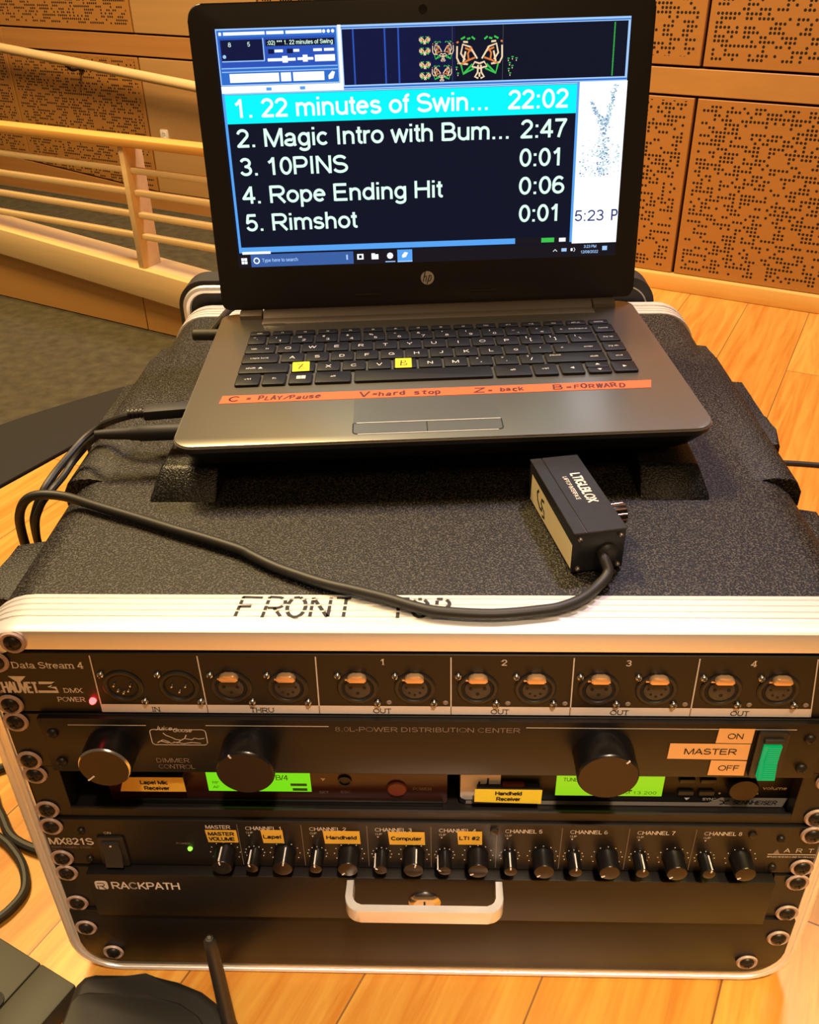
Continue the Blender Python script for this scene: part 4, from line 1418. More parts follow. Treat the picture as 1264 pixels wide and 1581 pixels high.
def name_label(parent, txts, x0, x1, z0, z1, T, m='label'):
    q = MB([m, 'ink'])
    q.poly(T, [(x0 + 0.8, z0), (x1 + 0.3, z0), (x1, z1), (x0, z1)], m, 0.35)
    zc = (z0 + z1) / 2
    hh = 3.3
    for i, s in enumerate(txts):
        n_ = len(txts)
        zz = zc - hh / 2 + (n_ - 1) * 2.4 - i * 4.8
        q.text(s, T, (x0 + x1) / 2, zz, hh, min((x1 - x0) * 0.84, 2.75 * len(s)), 'ink', bold=0.055, align='c', lift=0.5)
    q.build('name_label', parent)


name_label(u4, ['MASTER', 'VOLUME'], -137.2, -117.7, -154, -142.2, F4)
name_label(u4, ['Lapel'], -102.6, -89, -154.2, -141.6, F4)
name_label(u4, ['Handheld'], -64.1, -41.4, -154, -141.8, F4)
name_label(u4, ['Computer'], -23.9, -1.4, -154.2, -142.0, F4)
name_label(u4, ['LTI #2'], 18.6, 33.8, -153.4, -140.8, F4)
b = MB('blackscrew')
b.prism(rrect(38.8, 43.6, -142.8, -137.6, 1), 'y', Y4 - 1.6, Y4, bev=0.4)
b.build('fastener', u4)
b = MB('blackscrew')
b.prism(rrect(194.6, 199.6, -143.8, -138.8, 2), 'y', Y4 - 1.6, Y4, bev=0.4)
b.build('fastener', u4)
for x in (-215, 214.8):
    for z in (-144.6, -171.6):
        screw(u4, x, z, Y4, 2.6, False)
for x in (-232.5, 232.5):
    for z in (-139.7, -170.6):
        screw(u4, x, z, Y4)

# ------------------------------------------------------------------ unit 5: drawer
Y5 = -9.0
F5 = front(Y5)
u5 = thing('rack_drawer_unit', 'black lockable rack drawer with a pale bar handle below the mixer', 'drawer', (0, 150, -222))
for sx in (-1, 1):
    b = MB('panel2')
    b.box(sx * 228.3 - 10.9, sx * 228.3 + 10.9, -3, 3, -221.6, -179, bev=0.3, seg=1)
    b.build('mounting_ear', u5)
b = MB('panel')
b.box(-217.4, 216.4, Y5, 2, -221.4, -178.6, bev=0.6, seg=2)
b.box(-216, 215, 9, 300, -221, -179.5)
b.build('drawer_front', u5)
h = MB('alu2')
outer = rrect(-51, 47.6, -31, 24, 9.5, 8)
# U-shaped flat bar seen from above: outer outline out, inner outline back
ou = [(-50.6, Y5)] + [(-50.6 + 10 - 10 * math.cos(t), -31 + 10 - 10 * math.sin(t)) for t in [i * PI / 2 / 8 for i in range(9)]] + \
     [(47.2 - 10 + 10 * math.sin(t), -31 + 10 - 10 * math.cos(t)) for t in [i * PI / 2 / 8 for i in range(9)]] + [(47.2, Y5)]
inn = [(42.6, Y5)] + [(42.6 - 5.6 + 5.6 * math.cos(t), -26.4 + 5.6 - 5.6 * math.sin(t)) for t in [i * PI / 2 / 6 for i in range(7)]] + \
      [(-46 + 5.6 - 5.6 * math.sin(t), -26.4 + 5.6 - 5.6 * math.cos(t)) for t in [i * PI / 2 / 6 for i in range(7)]] + [(-46, Y5)]
h.prism(ou + inn, 'z', -191.5, -180.0, bev=0.4, seg=1)
h.build('handle', u5, label='pale aluminium bar handle')
k = MB(['chrome', 'dark'])
k.lathe([(10.5, 0), (10.5, 0.8), (9.4, 2.2), (7.2, 3.2), (6.6, 2.4), (0, 2.4)], (-1.8, Y5, -202.5), seg=32)
k.box(-2.4, -1.2, Y5 - 2.7, Y5 - 2.3, -206, -199, 'dark')
k.build('lock', u5, label='round chrome key lock')
pr = MB('print')
pr.text('RACKPATH', F5, -202.8, -192.8, 7.0, 44.5, 'print', bold=0.02)
pr.prism(rrect(-213.2, -204.9, -193.6, -185, 2.0, 3), 'y', Y5 - 0.2, Y5 - 0.05)
pr.stroke(F5, [(-211.6, -187.2), (-207.6, -187.2), (-207.0, -188.6), (-207.8, -190.0), (-210.6, -190.0)], 0.7, 'ink', 0.3)
pr.stroke(F5, [(-209.0, -190.2), (-206.6, -193.4)], 0.8, 'ink', 0.3)
pr.stroke(F5, [(-211.4, -189.4), (-211.4, -193.4)], 0.7, 'ink', 0.3)
pr.build('printed_lettering', u5)
for x in (-232.3, 232.3):
    for z in (-184.15, -215.9):
        screw(u5, x, z, -3)

# ------------------------------------------------------------------ unit 6: blank panel
u6 = thing('blank_panel', 'plain black blanking panel at the bottom of the rack', 'panel', (0, 0, -277))
b = MB('panel2')
b.prism(rrect(-239.0, 239.0, -281, -222.2, (22, 22, 1, 1), 6), 'y', -5.0, 2, bev=0.5)
b.build('faceplate', u6)
for x in (-231.0, 231.0):
    screw(u6, x, -240.5, -5)
for x in (-217.8, 215.6):
    screw(u6, x, -268.6, -5, 5.0)

# ------------------------------------------------------------------ case lid leaning behind
ld = thing('case_lid', 'black rounded case lid standing upright right behind the rack case', 'case lid', (-20, 530, -300))
b = MB('dkplastic')
b.prism(rrect(-252, 218, -299.8, 37, 27, 10), 'y', 503, 532, bev=6, seg=3)
b.build('lid_shell', ld)
ro = rrect(-240, 211, -288, 28, 22, 10)
b = MB('paleline')
b.tube([(x, 502.8, z) for x, z in ro if x > 60 and z > -200], 0.8, seg=6, smooth=1)
b.build('seal_line', ld)
ro = rrect(-244, 211, -290, 28.6, 20, 10)
i0 = [i for i, (x, z) in enumerate(ro) if x > 60 or z < -200]
seq = [(100, 28.6)] + [p for p in ro[33:]] + [(-244, -200)]
b = MB('alu')
b.tube([(x, 502.4, z) for x, z in seq], 4.2, seg=8, smooth=1)
b.build('aluminium_edge', ld, label='bright aluminium edge strip')

# ------------------------------------------------------------------ laptop
lap = thing('laptop', 'open silver and black laptop with a track list on its lit screen, on the case', 'laptop', (11.172, 141.687, 54.149), Euler((-0.00368, -0.00768, 0.05812), 'XYZ'), local=True)
HW = 172.5
b = MB('black')
# lower body: tapered inwards underneath
b.prism(rrect(-HW + 9, HW - 9, 14, 228, 12, 6), 'z', -20.2, -5, bev=3, seg=2, taper=rrect(-HW + 0.6, HW - 0.6, 0.6, 236, 14, 6))
b.prism(rrect(-HW + 0.6, HW - 0.6, 0.6, 236, 14, 6), 'z', -5.2, -1.6)
b.build('lower_body', lap)
for x in (-130, 130):
    for y in (30, 205):
        f = MB('rubber')
        f.disc((x, y, -20), 7, -3.4, 0.5, axis='z')
        f.build('rubber_foot', lap)
b = MB(['deck', 'deckedge'])
b.prism(rrect(-HW, HW, 0, 237, (15, 15, 10, 10), 8), 'z', -1.4, 0.0, bev=0.45, seg=2)
dk = b.build('deck', lap)
b = MB('deckedge')
oo = rrect(-HW - 0.15, HW + 0.15, -0.15, 237, (15, 15, 10, 10), 8)
b.tube([(x, y, -1.5) for x, y in oo] + [(oo[0][0], oo[0][1], -1.5)], 0.55, seg=6, smooth=1)
b.build('polished_edge', lap, label='bright polished rim round the deck')
b = MB('strip_hinge')
b.prism([(211.5, 0), (212.5, 0.7), (222, 1.0), (226, 4.0), (233, 5.2), (237, 2.5), (237, 0)], 'x', -137.5, 137.5)
b.build('hinge_cover', lap)
for x0, x1 in ((-157, -138.5), (138.5, 157)):
    b = MB('strip_hinge')
    b.prism([(222.5, 0), (223, 3.2), (229, 5.6), (235, 4.6), (237, 0)], 'x', x0, x1, bev=0.4, seg=1)
    b.build('hinge', lap)
b = MB(['deck', 'deckedge'])
b.prism(rrect(-136.2, -118.5, 207.4, 211.2, 0.6, 3), 'z', 0, 0.5, bev=0.2, seg=1)
b.build('power_button', lap)

I4 = Matrix.Identity(4)


def key(x0, x1, y0, y1, txt=None, h=3.4, u=None, v=None, glyph=None):
    k = MB(['key', 'keyprint'])
    k.prism(rrect(x0, x1, y0, y1, 1.6, 4), 'z', -0.1, 2.0, bev=0.5, seg=2)
    T = Matrix.Translation((0, 0, 2.0))
    if txt:
        for j, (s, uu, vv, hh) in enumerate(txt):
            k.text(s, T, uu, vv, hh, None, 'keyprint', align='c', lift=0.08)
    if glyph:
        k.poly(T, glyph, 'keyprint', 0.1)
    return k.build('key', lap)


P = 18.7
fn = ['esc', 'f1', 'f2', 'f3', 'f4', 'f5', 'f6', 'f7', 'f8', 'f9', 'f10', 'f11', 'f12', 'ins', 'prt sc', 'delete']
for i in range(16):
    x0 = -143.9 + i * 18.07
    key(x0, x0 + 15.6, 182.2, 190.2, [(fn[i], x0 + 7.8, 184.4, 2.1)])
nums = ['1', '2', '3', '4', '5', '6', '7', '8', '9', '0', '-', '=']
syms = ['!', '@', '#', '$', '%', '^', '&', '*', '(', ')', '_', '+']
key(-143.9, -130.3, 164.2, 180.4, [('`', -137, 170.0, 3.2), ('~', -139, 175, 3)])
for i in range(12):
    x0 = -128.2 + i * P
    key(x0, x0 + 16.9, 164.2, 180.4, [(nums[i], x0 + 9.6, 166.6, 3.9), (syms[i], x0 + 6.2, 173.4, 3.1)])
key(97, 126.2, 164.4, 180.4, [('backspace', 116, 171, 2.2), ('<', 102.5, 170.5, 3)])
key(128.4, 144.1, 164.4, 180.4, [('home', 136, 171, 2.2)])
key(-143.9, -121.0, 145.5, 161.8, [('tab', -137, 152, 2.4), ('|<', -127, 152, 2.6)])
for i, c in enumerate('QWERTYUIOP[]'):
    x0 = -119.0 + i * P
    key(x0, x0 + 16.9, 145.5, 161.8, [(c, x0 + 8, 150.8, 4.6)] + ([('{}'[i - 10], x0 + 5, 156, 3.2)] if i > 9 else []))
key(106, 126.2, 145.8, 161.8, [('|', 111, 156, 3.2), ('\\', 114, 150.8, 3.6)])
key(128.4, 144.3, 145.8, 161.8, [('pg up', 136, 152.4, 2.2)])
key(-144, -116.8, 126.8, 143.2, [('caps lock', -131, 133.6, 2.4)])
for i, c in enumerate("ASDFGHJKL;'"):
    x0 = -114.7 + i * P
    key(x0, x0 + 16.9, 126.8, 143.2, [(c, x0 + 8.4, 132.0, 4.6)])
key(91.2, 126.2, 127.2, 143.2, [('enter', 117, 133.8, 2.2), ('<', 97, 133.4, 3)])
key(128.4, 144.3, 127.2, 143.2, [('pg dn', 136, 133.8, 2.2)])
key(-144, -107.6, 108, 124.4, [('shift', -135.5, 114.8, 2.8)], glyph=[(-130, 115), (-126.6, 115), (-128.3, 118)])
for i, c in enumerate('ZXCVBNM,./'):
    x0 = -105.4 + i * P
    key(x0, x0 + 16.9, 108, 124.4, [(c, x0 + 8.4, 113.0, 4.6)] + ([('<>?'[i - 7], x0 + 6, 118.6, 2.8)] if i > 6 else []))
key(81.8, 126.2, 108.4, 124.4, [('shift', 117.5, 115, 2.4), ('pause', 89.5, 119.6, 2.2)])
key(128.2, 144.2, 108.4, 124.4, [('end', 136, 115, 2.2)])
R5 = [(-143.9, -126.6, 'ctrl'), (-124.7, -108, 'fn'), (-105.8, -89.1, None), (-87.1, -61.3, 'alt'), (-58.9, 40, None), (42.1, 68.1, 'alt'), (69.9, 87.1, 'ctrl')]
for a, c, s in R5:
    k = key(a, c, 87.4, 105.6, [(s, (a + c) / 2, 95.6, 2.6)] if s else None)
wl = MB('keyprint')
for i in (0, 1):
    for j in (0, 1):
        wl.rect(Matrix.Translation((0, 0, 2.0)), -100.4 + i * 3.4, -97.3 + i * 3.4, 94.4 + j * 2.8, 96.9 + j * 2.8, None, 0.1)
wl.build('window_key_legend', lap)
key(89.4, 106.1, 88, 105.6, glyph=[(99.2, 95), (99.2, 98.2), (96.4, 96.6)])
key(108.5, 125.2, 97.2, 105.8, glyph=[(115.2, 100.4), (118.6, 100.4), (116.9, 103)])
key(108.5, 125.2, 88, 96.4, glyph=[(115.2, 93.4), (118.6, 93.4), (116.9, 90.8)])
key(126.9, 144.2, 88.6, 105.8, glyph=[(134.4, 95), (134.4, 98.2), (137.2, 96.6)])

for nm, c, x0, x1 in (('key_sticker', 'Z', -104.6, -92.2), ('key_sticker', 'B', -29.2, -17.2)):
    s = MB(['sticky', 'ink'])
    T = Matrix.Translation(((x0 + x1) / 2, 115.6, 2.0)) @ Matrix.Rotation(math.radians(3 if c == 'Z' else -1), 4, 'Z')
    hw_ = (x1 - x0) / 2
    s.prism(rrect(-hw_, hw_, -8.6, 8.4, 0.5, 2), 'z', 0.05, 0.35, T=T)
    if c == 'Z':
        s.stroke(T, [(-3.0, 3.6), (1.4, 4.0), (-1.8, -4.4), (3.0, -4.2)], 1.0, 'ink', 0.45)
        s.stroke(T, [(-2.2, -0.2), (2.0, 0.2)], 0.6, 'ink', 0.46)
    else:
        s.stroke(T, [(-2, -4.6), (-1.4, 4.8), (1.4, 3.6), (1.6, 1.6), (-1.4, 0.2), (2.6, -1.6), (2.0, -4.2), (-2.2, -4.8)], 1.0, 'ink', 0.45)
    s.build(nm, lap, label='yellow sticker with a hand written %s' % c)

tp = MB(['tape', 'tapeink'])
tp.raw([(-151, 61.4, 0.22), (146.2, 62.6, 0.22), (149.4, 74.8, 0.22), (-150.0, 73.6, 0.22), (-151, 61.4, 0), (146.2, 62.6, 0), (149.4, 74.8, 0), (-150.0, 73.6, 0)],
       [(0, 1, 2, 3), (0, 4, 5, 1), (1, 5, 6, 2), (2, 6, 7, 3), (3, 7, 4, 0)], 'tape')


def scrawl(s, u, w, h=7.0):
    """hand lettering: each character a little off the line"""
    rnd = random.Random(s)
    n_ = len(s)
    for i, ch in enumerate(s):
        if ch == ' ':
            continue
        T = Matrix.Translation((u + w * i / n_, 64.6 + rnd.uniform(-0.5, 0.7), 0)) @ Matrix.Rotation(rnd.uniform(-0.12, 0.16), 4, 'Z')
        tp.text(ch, T, 0, 0, h * rnd.uniform(0.86, 1.04), min(w / n_ * 0.82, 5.4), 'tapeink', lift=0.32, bold=0.035, shear=0.12)


tp.text('C', I4, -145.6, 64.0, 8.0, 8.0, 'tapeink', lift=0.32, bold=0.03, shear=0.1)
scrawl('= PLAY/Pause', -133.5, 52)
tp.text('V', I4, -55.6, 64.0, 8.4, 7.4, 'tapeink', lift=0.32, bold=0.03, shear=0.1)
scrawl('=hard stop', -46.8, 49)
tp.text('Z', I4, 23.8, 64.2, 7.6, 8.2, 'tapeink', lift=0.32, bold=0.03, shear=0.1)
scrawl('= back', 33.5, 26)
tp.text('B', I4, 78.4, 64.4, 8.2, 7.6, 'tapeink', lift=0.32, bold=0.02, shear=0.1)
scrawl('=FORWARD', 88, 42)
tp.build('tape_strip', lap, label='orange tape strip with hand written key notes')

b = MB(['deck', 'deckedge', 'strip_hinge'])
b.prism(rrect(-58.2, 38.2, 9.4, 24, (3, 3, 0.5, 0.5), 4), 'z', 0, 0.16)
tpo = b.build('touchpad_buttons', lap)
b = MB(['strip_hinge', 'deckedge'])
o_ = rrect(-58.2, 38.2, 9.4, 24, (3, 3, 0.5, 0.5), 4)
b.stroke(I4, o_ + o_[:1], 0.9, 'black', 0.22)
b.stroke(I4, [(-10.4, 9.4), (-10.4, 24)], 0.7, 'black', 0.22)
b.stroke(I4, [(-56, 24.5), (38, 24.5)], 0.7, 'keyprint', 0.26)
b.stroke(I4, [(-55, 8.8), (35, 8.8)], 0.7, 'keyprint', 0.26)
b.build('touchpad_outline', lap)
b = MB('deck')
b.prism(rrect(-58.2, 38.2, 24.6, 60.5, 0.6, 2), 'z', 0, 0.10)
b.build('touchpad', lap)

# the screen half: u across, v up the lid, out towards the viewer
AL = 0.0971173
LT = Matrix(((1, 0, 0, 0.676), (0, math.sin(AL), -math.cos(AL), 231.441), (0, math.cos(AL), math.sin(AL), 2.0), (0, 0, 0, 1)))
b = MB('bezel')
b.prism(rrect(-HW, HW, 3.5, 228.4, (6, 6, 11, 11), 8), 'z', -6.5, 0, bev=1.2, seg=3, T=LT)
lid = b.build('screen_lid', lap)
b = MB('bezel')
b.box(-132, 132, -3, 6, -5.5, -1.5, None, 1.0, 2, LT)
b.build('hinge_barrel', lap)
b = MB(['dark', 'blackscrew'])
b.T = LT
b.lathe([(3.2, 0), (3.0, 0.35), (1.6, 0.2), (0, 0.05)], (0.2, 220.4, 0.05), axis='z', seg=20, m='blackscrew')
b.disc((0.2, 220.4, 0.1), 1.2, 0, 0.3, axis='z', m='dark')
b.build('webcam', lid)
b = MB(['alu2', 'ink'])
b.T = LT
b.disc((-0.3, 24.9, 0), 5.5, 0, 0.35, axis='z', m='print', seg=32)
LG_ = Matrix.Translation((0, 0, 0.35))
b.stroke(LG_, [(-2.0, 30.2), (-4.0, 21.8)], 0.75, 'ink', 0.1)
b.stroke(LG_, [(-3.2, 25.2), (-1.6, 26.8), (-0.9, 26.0), (-1.9, 21.8)], 0.7, 'ink', 0.1)
b.stroke(LG_, [(1.6, 27.4), (-0.8, 18.9 + 0.9)], 0.75, 'ink', 0.1)
b.stroke(LG_, [(1.0, 26.4), (2.8, 27.2), (3.0, 25.4), (2.0, 22.4), (-0.1, 22.4)], 0.7, 'ink', 0.1)
b.build('maker_badge', lid)
for u in (-50, 46):
    b = MB('dkplastic')
    b.T = LT
    b.prism(rrect(u - 11, u + 11, 11.6, 14.0, 1, 3), 'z', 0, 0.8, bev=0.3)
    b.build('rubber_bumper', lid)

d = MB(['s_bg'])
d.T = LT
D = Matrix.Identity(4)


def sr(u0, u1, v0, v1, m, lift=0.2):
    d.rect(D, u0, u1, v0, v1, m, lift)


sr(-154.9, 154.9, 38, 212.1, 's_bg', 0.1)
# player window
sr(-153.2, -63.2, 173.5, 211.4, 's_blue', 0.15)
for a, c, e, f in ((-153.2, -63.2, 210.6, 211.6), (-153.2, -152.4, 173.5, 211), (-64.2, -63.2, 173.5, 211), (-153, -63.4, 173.4, 174.2)):
    sr(a, c, e, f, 's_ltblue', 0.2)
for a, c in ((-147.6, -117), (-115.8, -103), (-101.6, -75), (-151, -149)):
    sr(a, c, 207.2, 209.3, 's_white')
for a in (-73.4, -70, -66.8):
    d.disc((a, 208.2, 0.2), 1.2, 0, 0.05, axis='z', m='s_white', seg=10)
sr(-151.2, -65.6, 186.0, 205.6, 's_line', 0.17)
sr(-150.4, -119, 190.4, 204.2, 's_navy', 0.2)
sr(-119.2, -118.4, 190.2, 205, 's_ltblue', 0.22)
sr(-150.4, -118.6, 189.6, 190.3, 's_ltblue', 0.22)
d.text('8', D, -145, 199.6, 3.0, 2.6, 's_text', lift=0.26)
d.text('5', D, -130.6, 199.6, 3.0, 2.2, 's_text', lift=0.26)
d.disc((-148.3, 193.2, 0.2), 1.3, 0, 0.05, axis='z', m='s_ltblue', seg=10)
sr(-117, -66, 199.4, 203.8, 's_bg', 0.2)
d.text(':02) *** 1. 22 minutes of Swing', D, -116, 200.2, 2.9, 49, 's_text', lift=0.26, bold=0.01)
for a in (-115.6, -101.6):
    sr(a, a + 4.4, 194.3, 197.4, 's_navy')
for a, c in ((-110.8, -104.6), (-96.8, -92.4), (-82, -75.6), (-74, -66.6)):
    sr(a, c, 195.2, 197.0, 's_white')
sr(-116.4, -95.6, 189.3, 191.3, 's_white')
sr(-94.2, -82.4, 189.6, 191.4, 's_white')
sr(-105.5, -101.5, 188.2, 192.6, 's_white', 0.24)
sr(-90.2, -86.6, 188.4, 193, 's_white', 0.24)
sr(-81.2, -66.2, 188.4, 192.8, 's_white')
sr(-151.4, -64.6, 185.0, 185.6, 's_ltblue', 0.22)
sr(-151.4, -64.6, 182.6, 183.2, 's_ltblue', 0.22)
for a, c in ((-146, -109), (-107.6, -100), (-98.4, -75)):
    sr(a, c, 175.6, 181.6, 's_white')
d.poly(D, [(-71.8, 176), (-68.4, 176.6), (-66.8, 181), (-69, 181.6), (-72, 178.6)], 's_white', 0.22)
sr(-153.2, -63.4, 168.4, 173.2, 's_white', 0.18)
for a in (-119.4, -94):
    sr(a, a + 4, 169.6, 171.8, 's_blue2', 0.22)
sr(-63.4, -60.9, 168.4, 212, 's_white', 0.18)
# spectrum window
sr(-60.9, 154.4, 168.6, 211.8, 's_ltblue', 0.14)
sr(-60.9, 154.2, 169.4, 170.6, 's_blue', 0.16)
sr(-60.9, 154.2, 209.6, 210.4, 's_blue', 0.16)
sr(-60.2, 152.6, 171.6, 209.0, 's_navy', 0.18)
sr(24, 152.6, 171.6, 209.0, 's_bg', 0.19)
for u in (-52, -28.6, -18.5):
    sr(u - 0.6, u + 0.6, 171.8, 208.8, 's_line', 0.21)
for u in (21.6, 59.4):
    sr(u - 0.25, u + 0.25, 171.8, 208.8, 's_grey', 0.21)
for k in range(36):
    sr(142.2, 143.2, 172.4 + k, 173.1 + k, 's_green', 0.22)


def blob(u0, v0, w, h, seed, big):
    """mirrored bright figure of short dashes in the spectrum view"""
    rnd = random.Random(seed)
    sx, sy = w / 2, h / 2
    segs = [([(0.06, -.35), (.08, -.7), (.2, -.9), (.05, -.97)], 's_tan'), ([(0.0, -.7), (0.0, -.9)], 's_tan'), ([(.0, -.28), (.2, -.2), (.32, -.42), (.0, -.5)], 's_tan'),
            ([(.1, -.05), (.4, .5), (.72, .62), (.8, .2), (.62, -.1)], 's_tan'), ([(.96, .55), (.97, .0), (.86, -.25), (.5, -.3)], 's_tan'), ([(.2, .0), (.5, -.12), (.8, -.3)], 's_orange'),
            ([(.34, .5), (.5, .2), (.46, -.15)], 's_orange'), ([(.3, .3), (.62, .45)], 's_orange'), ([(.24, -.5), (.7, -.75), (.8, -.3)], 's_green'), ([(.7, -.75), (.3, -.3)], 's_green'),
            ([(.6, .3), (.7, -.2)], 's_tan'), ([(.2, .84), (.34, .96)], 's_green'), ([(.4, .9), (.54, .86)], 's_green'), ([(.62, .96), (.8, .86)], 's_green'), ([(.9, .75), (.98, .7)], 's_orange'), ([(.5, .72), (.7, .74)], 's_tan')]
    wd = 1.25 if big else 0.6
    for pts, m in segs:
        for s_ in (-1, 1):
            d.stroke(D, [(u0 + s_ * x * sx, v0 + y * sy) for x, y in pts], wd, m, 0.24 + rnd.random() * 0.02)


blob(42, 187.5, 35, 29, 1, True)
blob(14.6, 192.4, 16, 14, 2, False)
blob(13.6, 177.6, 15, 11, 3, False)
for v in (200, 192.6, 183.4, 176):
    blob(1.0, v, 8, 5, 4, False)
for du, dv in ((63, 186), (66, 187), (64, 183), (63.4, 179), (64.4, 176), (69, 186), (66, 181), (25, 185), (24, 181), (25, 177)):
    sr(du, du + 1.6, dv, dv + 0.7, 's_green', 0.24)
    sr(du + 0.4, du + 1.0, dv - 1.6, dv - 0.6, 's_tan', 0.24)
# play list
sr(-153.4, 118.6, 50, 168.4, 's_blue2', 0.13)
sr(-151.4, 116.6, 54.4, 167.4, 's_bg', 0.15)
sr(-151.4, 116.6, 147.0, 167.2, 's_cyan', 0.17)
sr(-151.4, 116.6, 167.4, 168.2, 's_ltblue', 0.17)
for t_, v, w_, tm, tu, tw, mm in (('1. 22 minutes of Swin...', 151.3, 196.3, '22:02', 63.8, 47.0, 's_white'),
                               ('2. Magic Intro with Bum...', 130.2, 212.8, '2:47', 73.9, 36.4, 's_text'),
                               ('3. 10PINS', 109.4, 85.4, '0:01', 73.6, 35.3, 's_text'),
                               ('4. Rope Ending Hit', 88.4, 159.4, '0:06', 73.6, 37.2, 's_text'),
                               ('5. Rimshot', 67.2, 90.2, '0:01', 74.2, 34.6, 's_text')):
    d.text(t_, D, -146.2, v, 13.0, w_, mm, lift=0.26, bold=0.02)
    d.text(tm, D, tu, v, 13.2, tw, mm, lift=0.26, bold=0.02)
sr(72, 116.6, 49.8, 54.4, 's_task', 0.17)
sr(93.5, 104, 50.4, 54, 's_green', 0.2)
sr(108, 113.4, 50.6, 53.6, 's_white', 0.2)
# desktop picture with a clock
sr(118.6, 155, 48.6, 168.6, 's_white', 0.14)
rnd = random.Random(5)
for k in range(620):
    t_ = rnd.random()
    br_ = rnd.choice((0, 0, 1, 2, 3))
    if br_ == 0:
        u, v = 139 + rnd.gauss(0, 2.2), 100 + 44 * t_
    elif br_ == 1:
        u, v = 140 + 6 * t_ + rnd.gauss(0, 1.0), 136 + 30 * t_
    elif br_ == 2:
        u, v = 139 - 11 * t_ + rnd.gauss(0, 0.9), 134 + 20 * t_
    else:
        u, v = 138 + rnd.uniform(-17, 15), 100 + rnd.uniform(0, 28) * (1 - t_ * 0.4)
    if 119.4 < u < 153.5:
        s_ = rnd.uniform(0.5, 1.3)
        sr(u, u + s_, v, v + s_ * 0.8, 's_tree' if rnd.random() < 0.75 else 's_search', 0.18)
d.text('5:23', D, 119.4, 66.2, 8.6, 24.5, 's_ink', lift=0.22, bold=0.004)
d.text('P', D, 149.4, 66.2, 8.6, 5.3, 's_ink', lift=0.22, bold=0.012)
# task bar
sr(-154.9, 154.9, 38, 48.8, 's_task', 0.2)
sr(-151, -128, 48.9, 50.9, 's_white', 0.22)
sr(-144.6, -60.7, 38.6, 48.6, 's_search', 0.22)
for i in (0, 1):
    for j in (0, 1):
        sr(-152.4 + i * 2.5, -150.2 + i * 2.5, 41.2 + j * 2.6, 43.4 + j * 2.6, 's_white', 0.24)
d.lathe([(2.6, 0), (2.6, 0.03), (1.7, 0.03), (1.7, 0)], (-140, 43.6, 0.24), axis='z', seg=20, m='s_white')
d.text('Type here to search', D, -135.6, 42.4, 2.8, 29.5, 's_ltblue', lift=0.26, bold=0.01)
sr(-66.6, -65.2, 42, 46, 's_ltblue', 0.24)
sr(-57.6, -52.4, 41.8, 46.2, 's_white', 0.24); sr(-56.2, -53.8, 42.8, 45.2, 's_task', 0.26)
sr(-45.8, -40.2, 41.6, 45.6, 's_white', 0.24); sr(-45.8, -43, 45.6, 46.4, 's_white', 0.24)
d.disc((-30.6, 44, 0.2), 2.6, 0, 0.05, axis='z', m='s_white', seg=8)
sr(-34.6, -26.4, 38.9, 39.7, 's_ltblue', 0.24)
sr(-24.6, -12.4, 38.6, 48.6, 's_blue2', 0.22); sr(-24.6, -12.4, 38.6, 39.6, 's_ltblue', 0.24)
d.poly(D, [(-20.6, 42), (-17.6, 42.6), (-15.8, 46), (-18.6, 46.6), (-20.8, 44)], 's_white', 0.25)
d.stroke(D, [(103.6, 42.8), (105.2, 44.4), (106.8, 42.8)], 0.5, 's_white', 0.24)
sr(110.4, 114.6, 42.6, 45.2, 's_ltblue', 0.24)
sr(118, 119.6, 42.8, 45, 's_white', 0.24); d.stroke(D, [(120.6, 42.2), (121.6, 43.8), (120.6, 45.4)], 0.4, 's_white', 0.24)
d.text('3:23 PM', D, 128.6, 44.9, 2.3, 10.4, 's_ltblue', lift=0.24, bold=0.01)
d.text('12/08/2022', D, 126.2, 40.6, 2.3, 14.6, 's_ltblue', lift=0.24, bold=0.01)
sr(144, 148, 42.6, 46, 's_ltblue', 0.24)
d.build('display', lid, label='lit screen with a numbered track list')

# ------------------------------------------------------------------ interface box on the case, in front of the laptop
ANG = math.radians(11.7)
bx = thing('audio_interface_box', 'small black metal box with a cream sticker on its side, cable trailing from its end', 'audio interface', (88.3, 96, 15), Euler((0, 0, ANG)), local=True)
# local: x across (30), y along (85), z up (26)
b = MB('box')
b.box(-15.2, 15.2, -42.5, 42.5, 0.6, 27.0, bev=0.9, seg=2)
b.box(-15.5, -8.2, -42.8, 42.8, 26.4, 27.5, bev=0.3, seg=1)
b.box(-7.8, 15.5, -42.8, 42.8, 26.4, 27.5, bev=0.3, seg=1)
b.build('housing', bx)
for x in (-11, 11):
    for y in (-36, 36):
        f = MB('rubber')
        f.disc((x, y, -0.2), 3, 0, 1.2, axis='z')
        f.build('foot', bx)
SD = Matrix(((0, 0, -1, -15.2), (-1, 0, 0, 0), (0, 1, 0, 0), (0, 0, 0, 1)))     # left side: u towards the viewer, v up
b = MB(['cream', 'ink'])
b.poly(SD, [(-37, 2.0), (41.5, 3.0), (41.4, 19.0), (-36, 20.6)], 'cream', 0.25)
b.stroke(SD, [(-21, 17.5), (-24, 14.5), (-22.5, 10), (-17.5, 7.0), (-13.5, 7.4), (-14.4, 9.4)], 1.9, 'ink', 0.35)
b.stroke(SD, [(-10.2, 15.6), (-14.6, 14.8), (-15.6, 11.6), (-9.6, 9.2), (-8.0, 5.6), (-12.6, 4.4)], 1.7, 'ink', 0.4)
b.build('side_sticker', bx, label='cream sticker with a black swoosh mark')
TT = Matrix(((0, 1, 0, 0), (-1, 0, 0, 0), (0, 0, 1, 27.5), (0, 0, 0, 1)))        # reads towards the viewer
b = MB('print')
b.text('LTIGLBLOX', TT, -20.5, 3.0, 6.2, 34, 'white', bold=0.035)
b.text('LAPTOP INTERFACE', TT, -17.6, -2.6, 2.7, 27, 'white', bold=0.005)
